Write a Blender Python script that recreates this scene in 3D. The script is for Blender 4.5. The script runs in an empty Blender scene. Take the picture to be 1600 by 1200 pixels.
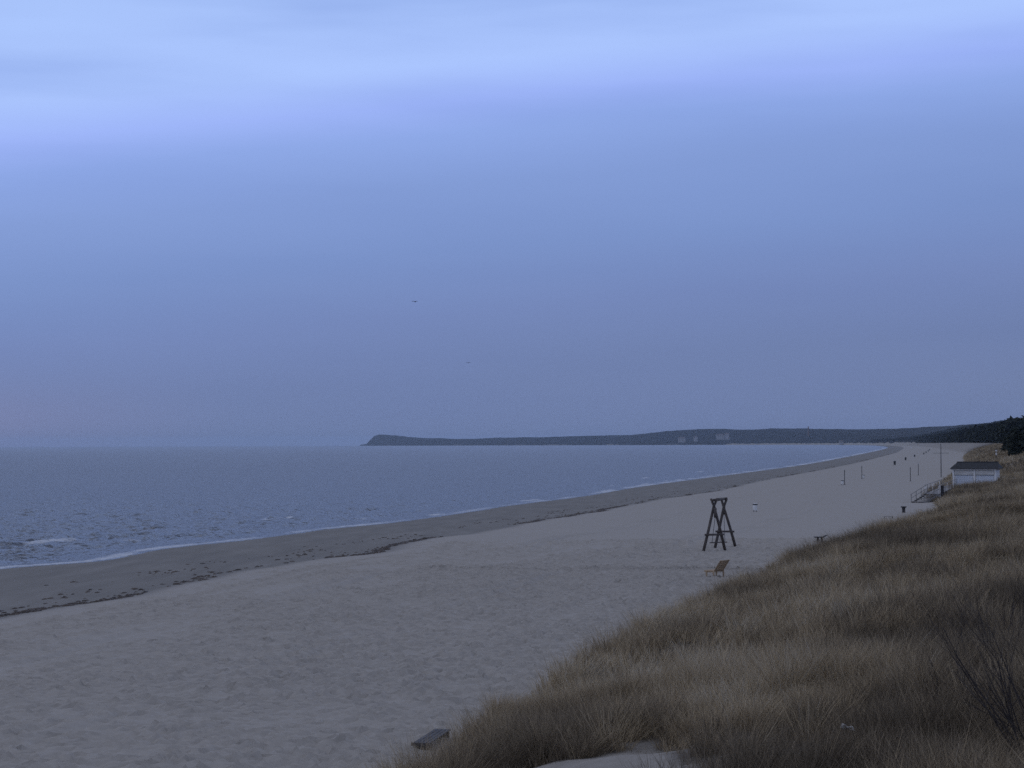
import bpy, bmesh, math, random
import numpy as np
from mathutils import Vector, Matrix

random.seed(7)
rng = np.random.default_rng(11)
scene = bpy.context.scene
C = scene.collection

# ------------------------------------------------------------------ camera
H = 8.2                       # eye height above the sea
F = 3000.0                    # focal length in pixels of a 1600 wide frame
PITCH = math.radians(1.806)
ROLL = math.radians(-0.22)
cam_d = bpy.data.cameras.new('camera')
cam = bpy.data.objects.new('camera', cam_d)
C.objects.link(cam)
cam_d.sensor_width = 36.0
cam_d.lens = 36.0 * F / 1600.0
cam_d.clip_start = 0.5
cam_d.clip_end = 200000.0
cam_m = Matrix.Rotation(math.pi / 2 + PITCH, 4, 'X') @ Matrix.Rotation(ROLL, 4, 'Z')
cam_m.translation = Vector((0, 0, H))
cam.matrix_world = cam_m
scene.camera = cam
R3 = cam_m.to_3x3()


def ground(px, py, z):
    """plan position of a photo point lying at height z"""
    d = R3 @ Vector(((px - 800) / F, (600 - py) / F, -1.0))
    k = (z - H) / d.z
    return Vector((d.x * k, d.y * k, z))


def at_depth(px, py, D):
    d = R3 @ Vector(((px - 800) / F, (600 - py) / F, -1.0))
    k = D / d.y
    return Vector((d.x * k, D, H + d.z * k))


# ------------------------------------------------------------------ helpers
def lin(r, g, b):
    f = lambda c: (c / 255 / 12.92) if c / 255 <= 0.04045 else ((c / 255 + 0.055) / 1.055) ** 2.4
    return (f(r), f(g), f(b), 1.0)


def tag(o, label=None, cat=None, group=None, kind=None):
    if label: o['label'] = label
    if cat: o['category'] = cat
    if group: o['group'] = group
    if kind: o['kind'] = kind
    return o


def empty(name, loc, rz=0.0):
    o = bpy.data.objects.new(name, None)
    C.objects.link(o)
    o.location = loc
    o.rotation_euler = (0, 0, rz)
    o.empty_display_size = 0.3
    return o


def copy_tree(o, parent=None):
    c = o.copy()
    C.objects.link(c)
    if parent is not None:
        c.parent = parent
    for ch in [x for x in bpy.data.objects if x.parent == o]:
        copy_tree(ch, c)
    return c


def np_mesh(name, verts, polys, mat, attrs=None, smooth=True, parent=None):
    """polys: list of (n,k) index arrays"""
    me = bpy.data.meshes.new(name)
    verts = np.asarray(verts, np.float32)
    me.vertices.add(len(verts))
    me.vertices.foreach_set('co', verts.ravel())
    loops = np.concatenate([p.ravel() for p in polys]).astype(np.int32)
    tot = np.concatenate([np.full(len(p), p.shape[1], np.int32) for p in polys])
    start = np.concatenate([[0], np.cumsum(tot)[:-1]]).astype(np.int32)
    me.loops.add(len(loops))
    me.loops.foreach_set('vertex_index', loops)
    me.polygons.add(len(tot))
    me.polygons.foreach_set('loop_start', start)
    me.polygons.foreach_set('loop_total', tot)
    me.update(calc_edges=True)
    if smooth:
        me.polygons.foreach_set('use_smooth', np.ones(len(tot), bool))
    for k, v in (attrs or {}).items():
        a = me.attributes.new(k, 'FLOAT', 'POINT')
        a.data.foreach_set('value', np.asarray(v, np.float32).ravel())
    me.materials.append(mat)
    o = bpy.data.objects.new(name, me)
    C.objects.link(o)
    if parent is not None:
        o.parent = parent
    return o


def grid_quads(nr, nc):
    i = np.arange(nr * nc).reshape(nr, nc)
    return np.stack([i[:-1, :-1], i[:-1, 1:], i[1:, 1:], i[1:, :-1]], -1).reshape(-1, 4)


def hash2(ix, iy, seed):
    h = (ix * 374761393 + iy * 668265263 + seed * 974634577) & 0xFFFFFFFF
    h = ((h ^ (h >> 13)) * 1274126177) & 0xFFFFFFFF
    h = h ^ (h >> 16)
    return (h & 0xFFFFFF) / float(0xFFFFFF)


def vnoise(x, y, seed=0):
    xi = np.floor(x).astype(np.int64); yi = np.floor(y).astype(np.int64)
    fx = x - xi; fy = y - yi
    fx = fx * fx * (3 - 2 * fx); fy = fy * fy * (3 - 2 * fy)
    a = hash2(xi, yi, seed); b = hash2(xi + 1, yi, seed)
    c = hash2(xi, yi + 1, seed); d = hash2(xi + 1, yi + 1, seed)
    return (a * (1 - fx) + b * fx) * (1 - fy) + (c * (1 - fx) + d * fx) * fy - 0.5


def fbm(x, y, seed=0, octv=4):
    x = np.asarray(x, float); y = np.asarray(y, float)
    v = 0; a = 1.0; n = 0
    for k in range(octv):
        v = v + a * vnoise(x * 2 ** k + 13.7 * k, y * 2 ** k + 7.1 * k, seed + k)
        n += a; a *= 0.5
    return v / n * 1.6


def sstep(a, b, x):
    t = np.clip((x - a) / (b - a), 0, 1)
    return t * t * (3 - 2 * t)


# ------------------------------------------------------------------ materials
def new_mat(name):
    m = bpy.data.materials.new(name)
    m.use_nodes = True
    nt = m.node_tree
    return m, nt, nt.nodes['Principled BSDF']


def N(nt, kind, **kw):
    n = nt.nodes.new(kind)
    for k, v in kw.items():
        setattr(n, k, v)
    return n


def L(nt, a, b):
    nt.links.new(a, b)


def mth(nt, op, a, b=None, clamp=False):
    n = N(nt, 'ShaderNodeMath', operation=op, use_clamp=clamp)
    for i, v in enumerate((a, b)):
        if v is None: continue
        if isinstance(v, (int, float)): n.inputs[i].default_value = v
        else: L(nt, v, n.inputs[i])
    return n.outputs[0]


def mixc(nt, fac, a, b):
    n = N(nt, 'ShaderNodeMix', data_type='RGBA')
    for s, v in ((n.inputs[0], fac), (n.inputs[6], a), (n.inputs[7], b)):
        if isinstance(v, (int, float)): s.default_value = v
        elif isinstance(v, tuple): s.default_value = v
        else: L(nt, v, s)
    return n.outputs[2]


def noise(nt, vec, scale, detail=4, rough=0.55):
    n = N(nt, 'ShaderNodeTexNoise')
    n.inputs['Scale'].default_value = scale
    n.inputs['Detail'].default_value = detail
    n.inputs['Roughness'].default_value = rough
    if vec is not None: L(nt, vec, n.inputs['Vector'])
    return n.outputs['Fac']


def ramp(nt, fac, stops):
    n = N(nt, 'ShaderNodeValToRGB')
    e = n.color_ramp.elements
    while len(e) > 1: e.remove(e[-1])
    e[0].position, e[0].color = stops[0]
    for p, c in stops[1:]:
        x = e.new(p); x.color = c
    L(nt, fac, n.inputs[0])
    return n.outputs[0]


def simple_mat(name, col, rough=0.7, var=0.25, scale=6.0, metallic=0.0, bump=0.15, stretch=None):
    """weathered paint / wood: two tones of one colour broken by noise"""
    m, nt, b = new_mat(name)
    tc = N(nt, 'ShaderNodeTexCoord').outputs['Object']
    if stretch:
        mp = N(nt, 'ShaderNodeMapping'); mp.inputs['Scale'].default_value = stretch
        L(nt, tc, mp.inputs[0]); tc = mp.outputs[0]
    n = noise(nt, tc, scale, 5)
    lo = tuple(c * (1 - var) for c in col[:3]) + (1,)
    hi = tuple(min(1, c * (1 + var)) for c in col[:3]) + (1,)
    L(nt, ramp(nt, n, [(0.3, lo), (0.7, hi)]), b.inputs['Base Color'])
    b.inputs['Roughness'].default_value = rough
    b.inputs['Metallic'].default_value = metallic
    bp = N(nt, 'ShaderNodeBump'); bp.inputs['Strength'].default_value = bump; bp.inputs['Distance'].default_value = 0.02
    L(nt, n, bp.inputs['Height']); L(nt, bp.outputs[0], b.inputs['Normal'])
    return m


M = {}
M['log'] = simple_mat('weathered_log', (0.080, 0.066, 0.058, 1), 0.85, 0.35, 5, stretch=(1, 1, 0.2))
M['plank_dark'] = simple_mat('dark_plank', (0.035, 0.035, 0.042, 1), 0.8, 0.35, 4, stretch=(0.3, 1, 1))
M['bench_top'] = simple_mat('bench_plank', (0.085, 0.09, 0.105, 1), 0.8, 0.3, 4, stretch=(1, .3, 1))
M['plank_tan'] = simple_mat('tan_plank', (0.38, 0.28, 0.18, 1), 0.8, 0.3, 4, stretch=(0.3, 1, 1))
M['plank_grey'] = simple_mat('grey_plank', (0.22, 0.21, 0.20, 1), 0.85, 0.3, 4, stretch=(0.3, 1, 1))
M['chain'] = simple_mat('chain_steel', (0.10, 0.10, 0.11, 1), 0.5, 0.2, 20, metallic=0.7)
M['white_plastic'] = simple_mat('white_plastic', (0.72, 0.72, 0.70, 1), 0.45, 0.1, 3)
M['dark_plastic'] = simple_mat('dark_plastic', (0.03, 0.032, 0.036, 1), 0.5, 0.2, 3)
M['steel_post'] = simple_mat('steel_post', (0.05, 0.05, 0.055, 1), 0.55, 0.2, 3, metallic=0.2)
M['white_paint'] = simple_mat('white_paint', (0.80, 0.79, 0.77, 1), 0.6, 0.12, 2)
M['pale_board'] = simple_mat('pale_board', (0.64, 0.62, 0.58, 1), 0.7, 0.2, 2, stretch=(0.4, 1, 3))
M['shutter'] = simple_mat('shutter', (0.68, 0.72, 0.78, 1), 0.5, 0.1, 2, stretch=(0.2, 1, 2))
M['roof'] = simple_mat('roof_felt', (0.020, 0.023, 0.027, 1), 0.8, 0.3, 3)
M['bird'] = simple_mat('bird_plumage', (0.03, 0.03, 0.034, 1), 0.8, 0.3, 4)
M['twig'] = simple_mat('twig_bark', (0.045, 0.036, 0.032, 1), 0.9, 0.35, 8)
M['bush'] = simple_mat('dark_leaf', (0.022, 0.026, 0.020, 1), 0.8, 0.4, 6)
M['facade'] = simple_mat('pale_facade', (0.34, 0.33, 0.32, 1), 0.8, 0.1, 0.05)
M['facade_roof'] = simple_mat('tile_roof', (0.16, 0.10, 0.08, 1), 0.8, 0.2, 0.05)


def sand_material(name, dune):
    m, nt, b = new_mat(name)
    tc = N(nt, 'ShaderNodeTexCoord').outputs['Object']
    n1 = noise(nt, tc, 0.12, 4)
    n2 = noise(nt, tc, 3.6, 5, 0.6)
    n3 = noise(nt, tc, 9.0, 4, 0.65)
    dry = ramp(nt, n2, [(0.25, (0.325, 0.302, 0.270, 1)), (0.75, (0.430, 0.402, 0.362, 1))])
    dry = mixc(nt, mth(nt, 'MULTIPLY', n1, 0.55), dry, (0.335, 0.315, 0.285, 1))
    if not dune:
        wet_a = N(nt, 'ShaderNodeAttribute', attribute_name='wet').outputs['Fac']
        mp = N(nt, 'ShaderNodeMapping'); mp.inputs['Rotation'].default_value = (0, 0, math.radians(17))
        mp.inputs['Scale'].default_value = (1, 0.18, 1)
        L(nt, tc, mp.inputs[0])
        n4 = noise(nt, mp.outputs[0], 0.55, 5, 0.6)
        wet_c = ramp(nt, n4, [(0.3, (0.165, 0.155, 0.138, 1)), (0.5, (0.195, 0.183, 0.162, 1)), (0.72, (0.235, 0.222, 0.20, 1))])
        w = mth(nt, 'ADD', wet_a, mth(nt, 'MULTIPLY', mth(nt, 'SUBTRACT', n4, 0.5), 0.6), True)
        wr = ramp(nt, w, [(0.18, (0, 0, 0, 1)), (0.78, (1, 1, 1, 1))])
        col = mixc(nt, wr, dry, wet_c)
        L(nt, mth(nt, 'SUBTRACT', 0.8, mth(nt, 'MULTIPLY', wr, 0.1)), b.inputs['Roughness'])
    else:
        cov = N(nt, 'ShaderNodeAttribute', attribute_name='cover').outputs['Fac']
        litter = ramp(nt, n2, [(0.3, (0.050, 0.042, 0.034, 1)), (0.7, (0.115, 0.095, 0.072, 1))])
        f = mth(nt, 'ADD', cov, mth(nt, 'MULTIPLY', mth(nt, 'SUBTRACT', n3, 0.5), 0.6), True)
        dry = mixc(nt, 0.25, dry, (0.16, 0.145, 0.125, 1))  # humus grey, with the shade of sloping bare patches put into the colour
        col = mixc(nt, f, dry, litter)
        b.inputs['Roughness'].default_value = 0.9
    b.inputs['Specular IOR Level'].default_value = 0.15
    L(nt, col, b.inputs['Base Color'])
    h = mth(nt, 'ADD', mth(nt, 'MULTIPLY', n2, 1.0), mth(nt, 'MULTIPLY', n3, 0.35))
    bp = N(nt, 'ShaderNodeBump'); bp.inputs['Strength'].default_value = 0.35; bp.inputs['Distance'].default_value = 0.06
    L(nt, h, bp.inputs['Height']); L(nt, bp.outputs[0], b.inputs['Normal'])
    return m


M['sand'] = sand_material('beach_sand', False)
M['dune'] = sand_material('dune_sand', True)


def tint_mat(name, stops, attr='tint', rough=0.85, spec=0.1):
    m, nt, b = new_mat(name)
    a = N(nt, 'ShaderNodeAttribute', attribute_name=attr).outputs['Fac']
    L(nt, ramp(nt, a, stops), b.inputs['Base Color'])
    b.inputs['Roughness'].default_value = rough
    b.inputs['Specular IOR Level'].default_value = spec
    return m


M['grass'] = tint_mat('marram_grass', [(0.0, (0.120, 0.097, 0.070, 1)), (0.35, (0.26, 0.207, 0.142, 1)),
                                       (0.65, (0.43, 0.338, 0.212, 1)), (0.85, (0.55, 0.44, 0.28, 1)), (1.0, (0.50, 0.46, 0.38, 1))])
M['pine'] = tint_mat('pine_needles', [(0.0, (0.012, 0.016, 0.014, 1)), (0.6, (0.030, 0.038, 0.030, 1)), (1.0, (0.055, 0.060, 0.046, 1))])
M['wrack'] = tint_mat('seaweed', [(0.0, (0.032, 0.026, 0.022, 1)), (1.0, (0.12, 0.09, 0.07, 1))], rough=0.6, spec=0.3)
M['hills'] = tint_mat('wooded_hill', [(0.0, (0.005, 0.007, 0.007, 1)), (0.75, (0.018, 0.021, 0.019, 1)), (0.8, (0.30, 0.28, 0.25, 1)), (1.0, (0.33, 0.31, 0.27, 1))])

# ------------------------------------------------------------------ plan of the coast
near_shore = [(0, 889), (150, 877), (250, 858), (400, 842), (500, 828), (600, 818), (700, 805), (800, 789.5),
              (900, 777), (1000, 760.5), (1100, 747), (1200, 734), (1260, 725.5), (1320, 714.5), (1360, 706.5), (1386, 700)]
pts = [(p.x, p.y) for p in (ground(x, y, 0.0) for x, y in near_shore)]
d0 = ((pts[4][0] - pts[0][0]), (pts[4][1] - pts[0][1]))
k = d0[0] / d0[1]
pts = [(pts[0][0] - k * (pts[0][1] + 80), -80.0), (pts[0][0] - k * (pts[0][1] - 20), 20.0)] + pts
for px, D in [(1379, 4900), (1345, 7500), (1270, 10000), (1120, 12500), (900, 15500), (720, 18000), (578, 21000), (560, 22000)]:
    pts.append(((px - 800) / F * D, D))
P = np.array(pts, float)


def catmull(P, n=60):
    out = []
    Q = np.vstack([2 * P[0] - P[1], P, 2 * P[-1] - P[-2]])
    for i in range(1, len(Q) - 2):
        p0, p1, p2, p3 = Q[i - 1:i + 3]
        t0 = 0; t1 = t0 + np.linalg.norm(p1 - p0) ** .5; t2 = t1 + np.linalg.norm(p2 - p1) ** .5; t3 = t2 + np.linalg.norm(p3 - p2) ** .5
        t = np.linspace(t1, t2, n, endpoint=False)[:, None]
        A1 = (t1 - t) / (t1 - t0) * p0 + (t - t0) / (t1 - t0) * p1
        A2 = (t2 - t) / (t2 - t1) * p1 + (t - t1) / (t2 - t1) * p2
        A3 = (t3 - t) / (t3 - t2) * p2 + (t - t2) / (t3 - t2) * p3
        B1 = (t2 - t) / (t2 - t0) * A1 + (t - t0) / (t2 - t0) * A2
        B2 = (t3 - t) / (t3 - t1) * A2 + (t - t1) / (t3 - t1) * A3
        out.append((t2 - t) / (t2 - t1) * B1 + (t - t1) / (t2 - t1) * B2)
    out.append(P[-1:])
    return np.vstack(out)


CV = catmull(P)
arc = np.concatenate([[0], np.cumsum(np.linalg.norm(np.diff(CV, axis=0), axis=1))])
TOT = arc[-1]


def shore(s):
    return np.interp(s, arc, CV[:, 0]), np.interp(s, arc, CV[:, 1])


def shore_normal(s, w=None):
    s = np.asarray(s, float)
    w = np.maximum(12.0, 0.05 * np.maximum(s - 80, 0)) if w is None else w
    x0, y0 = shore(np.clip(s - w, 0, TOT)); x1, y1 = shore(np.clip(s + w, 0, TOT))
    tx, ty = x1 - x0, y1 - y0
    n = np.hypot(tx, ty)
    return ty / n, -tx / n      # pointing inland (to the right of travel)


_sd = np.concatenate([np.arange(0, 700, 1.0), np.geomspace(700, TOT, 800)])
_sx, _sy = shore(_sd)
_nx, _ny = shore_normal(_sd)


def to_st(x, y):
    """shore coordinates of a plan point (x may be an array)"""
    x = np.atleast_1d(np.asarray(x, float)); y = np.atleast_1d(np.asarray(y, float))
    so = np.empty(len(x)); to = np.empty(len(x))
    for a in range(0, len(x), 4000):
        dx = x[a:a + 4000, None] - _sx; dy = y[a:a + 4000, None] - _sy
        # foot of the normal: along-component changes sign
        al = dx * (-_ny) + dy * _nx
        d2 = dx * dx + dy * dy
        i = np.argmin(d2, 1)
        r = np.arange(len(i))
        so[a:a + 4000] = _sd[i] + al[r, i]
        to[a:a + 4000] = dx[r, i] * _nx[i] + dy[r, i] * _ny[i]
    return so, to


# dune foot and wrack line as offsets from the waterline
foot_px = [(640, 1190, 1.5), (690, 1140, 1.7), (725, 1095, 1.8), (800, 1062, 1.8), (900, 1015, 1.8), (1000, 965, 1.8), (1080, 932, 1.8), (1130, 903, 1.8),
           (1200, 874, 1.8), (1300, 838, 1.8), (1400, 803, 1.8), (1440, 787, 1.7), (1437, 764, 1.6), (1490, 741, 1.7),
           (1497, 727, 1.7), (1503, 715, 1.8), (1505, 706, 2.0)]
fp = [ground(*q) for q in foot_px]
fs, ft = to_st([p.x for p in fp], [p.y for p in fp])
o_ = np.argsort(fs); fs, ft = fs[o_], ft[o_]


_sD = lambda D: float(np.interp(D, CV[:, 1], arc))
SHIFT_S = [_sD(q) for q in (40, 55, 65, 75, 88, 98, 107, 118, 145, 200, 230, 260, 400)]
SHIFT_T = [0.5, 0.4, 0.5, 0.2, -0.1, 0.0, 1.1, 2.3, 3.4, 2.3, 1.1, 1.2, 0.5]


def t_foot(s):
    s = np.asarray(s, float)
    base = np.interp(s, fs, ft)
    base = np.where(s > fs[-1], np.interp(s, [fs[-1], 4000, 30000], [ft[-1], 62, 60]), base)
    base = base + np.interp(s, SHIFT_S, SHIFT_T)
    near = np.clip((900 - s) / 600, 0, 1)
    return base + near * (0.25 * np.sin(s * 0.55 + 1) + 0.2 * np.sin(s * 1.27))


wrack_px = [(0, 967), (150, 943), (250, 920), (400, 893), (500, 872), (600, 853), (700, 840), (800, 823), (900, 803), (1000, 785), (1080, 773),
            (1170, 755), (1260, 738), (1340, 722), (1400, 707)]
wp = [ground(x, y, 0.85) for x, y in wrack_px]
ws, wt = to_st([p.x for p in wp], [p.y for p in wp])
_g = np.arange(ws.min() - 60, ws.max() + 60, 1.0)
_v = np.interp(_g, ws, wt)
_k = np.exp(-(np.arange(-40, 41) / 24.0) ** 2)
wt = np.convolve(np.pad(_v, 40, 'edge'), _k / _k.sum(), 'valid'); ws = _g


def t_wrack(s):
    s = np.asarray(s, float)
    return np.interp(s, ws, wt) + 0.25 * np.sin(s * 0.21) + 0.18 * np.sin(s * 0.47 + 2)


print('foot', np.round(fs), np.round(ft, 1))
print('wrack', np.round(ws), np.round(wt, 1))


def dune_height(s):
    return np.interp(s, [0, 120, 200, 320, 600, 1000, 2000, 30000], [3.9, 4.1, 4.4, 4.8, 6.0, 7.2, 8.0, 9.0])


S_LOW, S_HIGH = _sD(1900), _sD(4500)
S_FALL, S_END = _sD(6200), _sD(8000)


def ground_z(s, t, x, y):
    tf = t_foot(s)
    tw = np.minimum(t_wrack(s), tf - 8)
    z = np.where(t < 0, 0.055 * t, 0)
    b = 0.85 * np.clip(t / tw, 0, 1) ** 0.9
    b = b + 0.10 * sstep(0, 1.6, t - tw) + 0.40 * np.clip((t - tw) / np.maximum(tf - tw, 1), 0, 1)
    z = np.where(t >= 0, b, z)
    on = sstep(6, 16, t)
    z = z + on * (0.06 * fbm(x / 9.0, y / 9.0, 3, 3) + 0.018 * fbm(x / 1.9, y / 1.9, 9, 3))
    d = t - tf
    hd = dune_height(s)
    rise = (hd - 1.3) * (1 - np.exp(-(np.clip(d, 0, None) / 8.5) ** 1.25))
    hutk = np.exp(-((y - 230) / 55) ** 2) * np.exp(-((d - 5) / 12) ** 2)
    rise = rise * (1 - 0.68 * hutk)
    und = (1 - .7 * hutk) * np.clip(d / 5, 0, 1) * (1.15 * fbm(x / 8.0, y / 11.0, 21, 3) + 0.35 * fbm(x / 2.2, y / 2.2, 33, 3))
    inland = np.clip((d - 60) / 1500, 0, 1) * 12 + 38 * sstep(22, 260, d) * sstep(S_LOW, S_HIGH, s) * sstep(S_END, S_FALL, s)
    return z + np.where(d > 0, rise + und + inland, 0)


def gz(x, y):
    s, t = to_st([x], [y])
    return float(ground_z(s, t, np.array([x]), np.array([y]))[0])


# rows along the coast
rows = [0.0]
s_of = lambda D: float(np.interp(D, CV[:, 1], arc))
S_A, S_B = s_of(24.0), s_of(150.0)
DS = 0.11
while rows[-1] < TOT:
    s = rows[-1]
    if s < S_A: ds = min(2.0, max(DS, S_A - s)) if S_A - s > DS else DS
    elif s < S_B: ds = DS
    else: ds = 0.16 * ((s - S_A + 10) / (S_B - S_A + 10)) ** 1.55
    rows.append(s + ds)
rows = np.array(rows[:-1])
NR = len(rows)
rx, ry = shore(rows)
rnx, rny = shore_normal(rows)
rtf = t_foot(rows)
# ---- beach
nb = 330
u = np.linspace(0, 1, nb)
Tb = np.concatenate([np.tile(np.array([-60., -30., -12., -5., -2.]), (NR, 1)), u[None, :] * rtf[:, None]], 1)
NB = Tb.shape[1]
Xb = rx[:, None] + rnx[:, None] * Tb
Yb = ry[:, None] + rny[:, None] * Tb
Sb = np.repeat(rows[:, None], NB, 1)
Zb = ground_z(Sb, Tb, Xb, Yb)
# footprints, hollows and wheel ruts trodden into the near sand
ia, ib = np.searchsorted(rows, S_A + 1), np.searchsorted(rows, S_B - 1)


def stamp(s0, t0, ang, ln, wd, depth):
    """press oval hollows with a low rim into the beach rows (arrays)"""
    i0 = np.clip(((s0 - rows[ia]) / DS).astype(int) + ia, ia + 6, ib - 6)
    dt = rtf[i0] / (nb - 1)
    j0 = (t0 / dt).astype(int) + 5
    for di in range(-4, 5):
        for dj in range(-3, 4):
            i = i0 + di; j = np.clip(j0 + dj, 8, NB - 2)
            a = rows[i] - s0; b_ = Tb[i, j] - t0
            ca, sa = np.cos(ang), np.sin(ang)
            uu = (a * ca + b_ * sa) / ln; vv = (-a * sa + b_ * ca) / wd
            r2 = uu * uu + vv * vv
            np.add.at(Zb, (i, j), depth * (-np.exp(-r2 * 1.6) + 0.35 * np.exp(-(np.sqrt(r2) - 1.6) ** 2 * 3)))


n = 34000
s0 = rng.uniform(S_A + 2, S_B - 2, n)
tf0 = t_foot(s0); tw0 = t_wrack(s0)
t0 = tw0 + 1.5 + (tf0 - tw0 - 2) * rng.uniform(0, 1, n) ** 0.75
dens = fbm(s0 / 7, t0 / 5, 51, 3) + 0.9 * (t0 - tw0) / (tf0 - tw0) - .28
kp = dens > rng.uniform(-0.35, 0.5, n)
s0, t0 = s0[kp], t0[kp]
stamp(s0, t0, rng.normal(0, 0.7, len(s0)), rng.uniform(0.12, 0.20, len(s0)), rng.uniform(0.09, 0.14, len(s0)), rng.uniform(0.07, 0.14, len(s0)))
for k_ in range(26):                                   # single walkers' trails
    sa = rng.uniform(S_A, S_B - 40); fr = rng.uniform(0.12, 0.95)
    ss = np.arange(sa, min(sa + rng.uniform(30, 110), S_B - 3), 0.72)
    tt = t_wrack(ss) + (t_foot(ss) - t_wrack(ss)) * fr + np.cumsum(rng.normal(0, .05, len(ss))) + 0.13 * (-1) ** np.arange(len(ss))
    tt = np.clip(tt, 3, t_foot(ss) - 0.5)
    stamp(ss, tt, np.zeros(len(ss)), np.full(len(ss), .17), np.full(len(ss), .12), np.full(len(ss), .13))
for fr in (0.30, 0.335, 0.62, 0.655):                   # wheel ruts parallel to the water
    tt = t_wrack(rows) + (rtf - t_wrack(rows)) * (fr + 0.015 * np.sin(rows / 19))
    g = np.exp(-((Tb - tt[:, None]) / 0.28) ** 2) - 0.6 * np.exp(-((np.abs(Tb - tt[:, None]) - 0.55) / 0.25) ** 2)
    Zb -= 0.09 * g * (np.clip((450 - rows) / 200, 0, 1) * (0.6 + fbm(rows / 9, rows * 0, 5, 2)))[:, None]
fade = np.clip((rtf[:, None] - Tb) / 1.0, 0, 1)
Zb[:, -1] = ground_z(Sb[:, -1], Tb[:, -1] - 1e-4, Xb[:, -1], Yb[:, -1])
tw_r = np.minimum(t_wrack(rows), rtf - 8)
wet = sstep(2.2, -1.6, Tb - tw_r[:, None] - 0.6)
beach = np_mesh('beach', np.stack([Xb, Yb, Zb], -1).reshape(-1, 3), [grid_quads(NR, NB)], M['sand'], {'wet': wet})
tag(beach, 'wide pale sand beach with footprints, darker and wet beside the sea', 'beach', kind='structure')

# ---- dune ground
dcol = np.concatenate([[0.0], np.arange(0.25, 22, 0.3), np.geomspace(22.4, 5000, 46)])
Td = rtf[:, None] + dcol[None, :]
ND = Td.shape[1]
# far away the inland band follows a smoothed normal so it cannot fold
Xd = rx[:, None] + rnx[:, None] * Td
Yd = ry[:, None] + rny[:, None] * Td
Sd = np.repeat(rows[:, None], ND, 1)
Zd = ground_z(Sd, Td, Xd, Yd)
Zd[:, 0] = Zb[:, -1]

# bare blow-outs between the tussocks of the near dune: (photo x, photo y, half sizes in metres)
def surface_hit(px, py):
    """where the sight line through a photo point first meets the ground"""
    d = R3 @ Vector(((px - 800) / F, (600 - py) / F, -1.0))
    D = np.arange(18, 260, 0.05)
    k = D / d.y
    x = d.x * k; z = H + d.z * k
    sg_, tg_ = to_st(x, D)
    below = z < ground_z(sg_, tg_, x, D)
    n = int(np.argmax(below))
    return float(x[n]), float(D[n])


bare_spots = []
for px, py, a, b_ in [(905, 1190, 1.0, 1.2), (985, 1178, .9, 1.2), (850, 1205, 1.0, 1.1), (930, 1225, 1.2, 1.4), (1005, 1215, .8, 1.0), (800, 1225, 1.0, 1.3), (860, 1255, 1.3, 1.5), (960, 1265, 1.2, 1.5),
                      (755, 1185, .6, .9), (700, 1200, .9, 1.3), (770, 1135, .45, .9), (845, 1158, .5, .9), (865, 1102, .4, 1.0), (1000, 1110, .5, 1.1), (1125, 945, .45, 2.0), (1235, 1185, .4, .5)]:
    bare_spots.append(surface_hit(px, py) + (a, b_))
BLOW = surface_hit(915, 1225)


def cover(x, y, d):
    """0 bare sand .. 1 thick grass"""
    c = 0.92 + 0.75 * fbm(x / 3.1, y / 4.2, 61, 3)
    c = c * sstep(-0.1, 1.0, d + 0.6 * fbm(x / 1.5, y / 1.5, 71, 2))
    for bx, by, a, b_ in bare_spots:
        q = ((x - bx) / a) ** 2 + ((y - by) / b_) ** 2 + 3.6 * fbm(x / 0.55, y / 0.9, 81, 3)
        c = c * (.24 + .76 * sstep(0.55, 1.6, q))
    return np.clip(c, 0, 1)


cov = cover(Xd, Yd, Td - rtf[:, None])
cov = np.where(Sd > s_of(700), np.maximum(cov, 0.75) * sstep(0, 3, Td - rtf[:, None]) * (1 - .9 * sstep(s_of(1100), s_of(1500), Sd) * sstep(26, 20, Td - rtf[:, None])), cov)
dune = np_mesh('dune', np.stack([Xd, Yd, Zd], -1).reshape(-1, 3), [grid_quads(NR, ND)], M['dune'], {'cover': cov})
tag(dune, 'sandy dune ridge rising beside the beach under dry grass', 'dune', kind='structure')

# ------------------------------------------------------------------ marram grass
keep_out = []        # (x, y, radius) where no grass grows


def blades(base, hgt, width, lean, az, bend, tint, nseg=2):
    """arrays -> verts, quads, tris for ribbon blades rooted at base"""
    n = len(base)
    dirx, diry = np.cos(az), np.sin(az)
    px_, py_ = -np.sin(az + rng.normal(0, .8, n)), np.cos(az + rng.normal(0, .8, n))
    V = []
    for k in range(nseg + 1):
        f = k / nseg
        out = hgt * (lean * f + bend * f * f)
        up = hgt * (f - 0.35 * bend * f * f) * np.sqrt(np.clip(1 - lean * lean * .6, .1, 1))
        c = base + np.stack([dirx * out, diry * out, up], -1)
        w = width * (1 - f) ** 0.7 / 2
        if k < nseg:
            V += [c + np.stack([px_ * w, py_ * w, w * 0], -1), c - np.stack([px_ * w, py_ * w, w * 0], -1)]
        else:
            V.append(c)
    m = len(V)
    V = np.stack(V, 1).reshape(-1, 3)
    i = (np.arange(n) * m)[:, None]
    quads = [np.concatenate([i + 2 * k, i + 2 * k + 1, i + 2 * k + 3, i + 2 * k + 2], 1) for k in range(nseg - 1)]
    tris = np.concatenate([i + 2 * (nseg - 1), i + 2 * (nseg - 1) + 1, i + m - 1], 1)
    return V, (np.concatenate(quads) if quads else np.zeros((0, 4), int)), tris, np.repeat(tint, m)


GV, GQ, GT, GA = [], [], [], []
goff = 0


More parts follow.
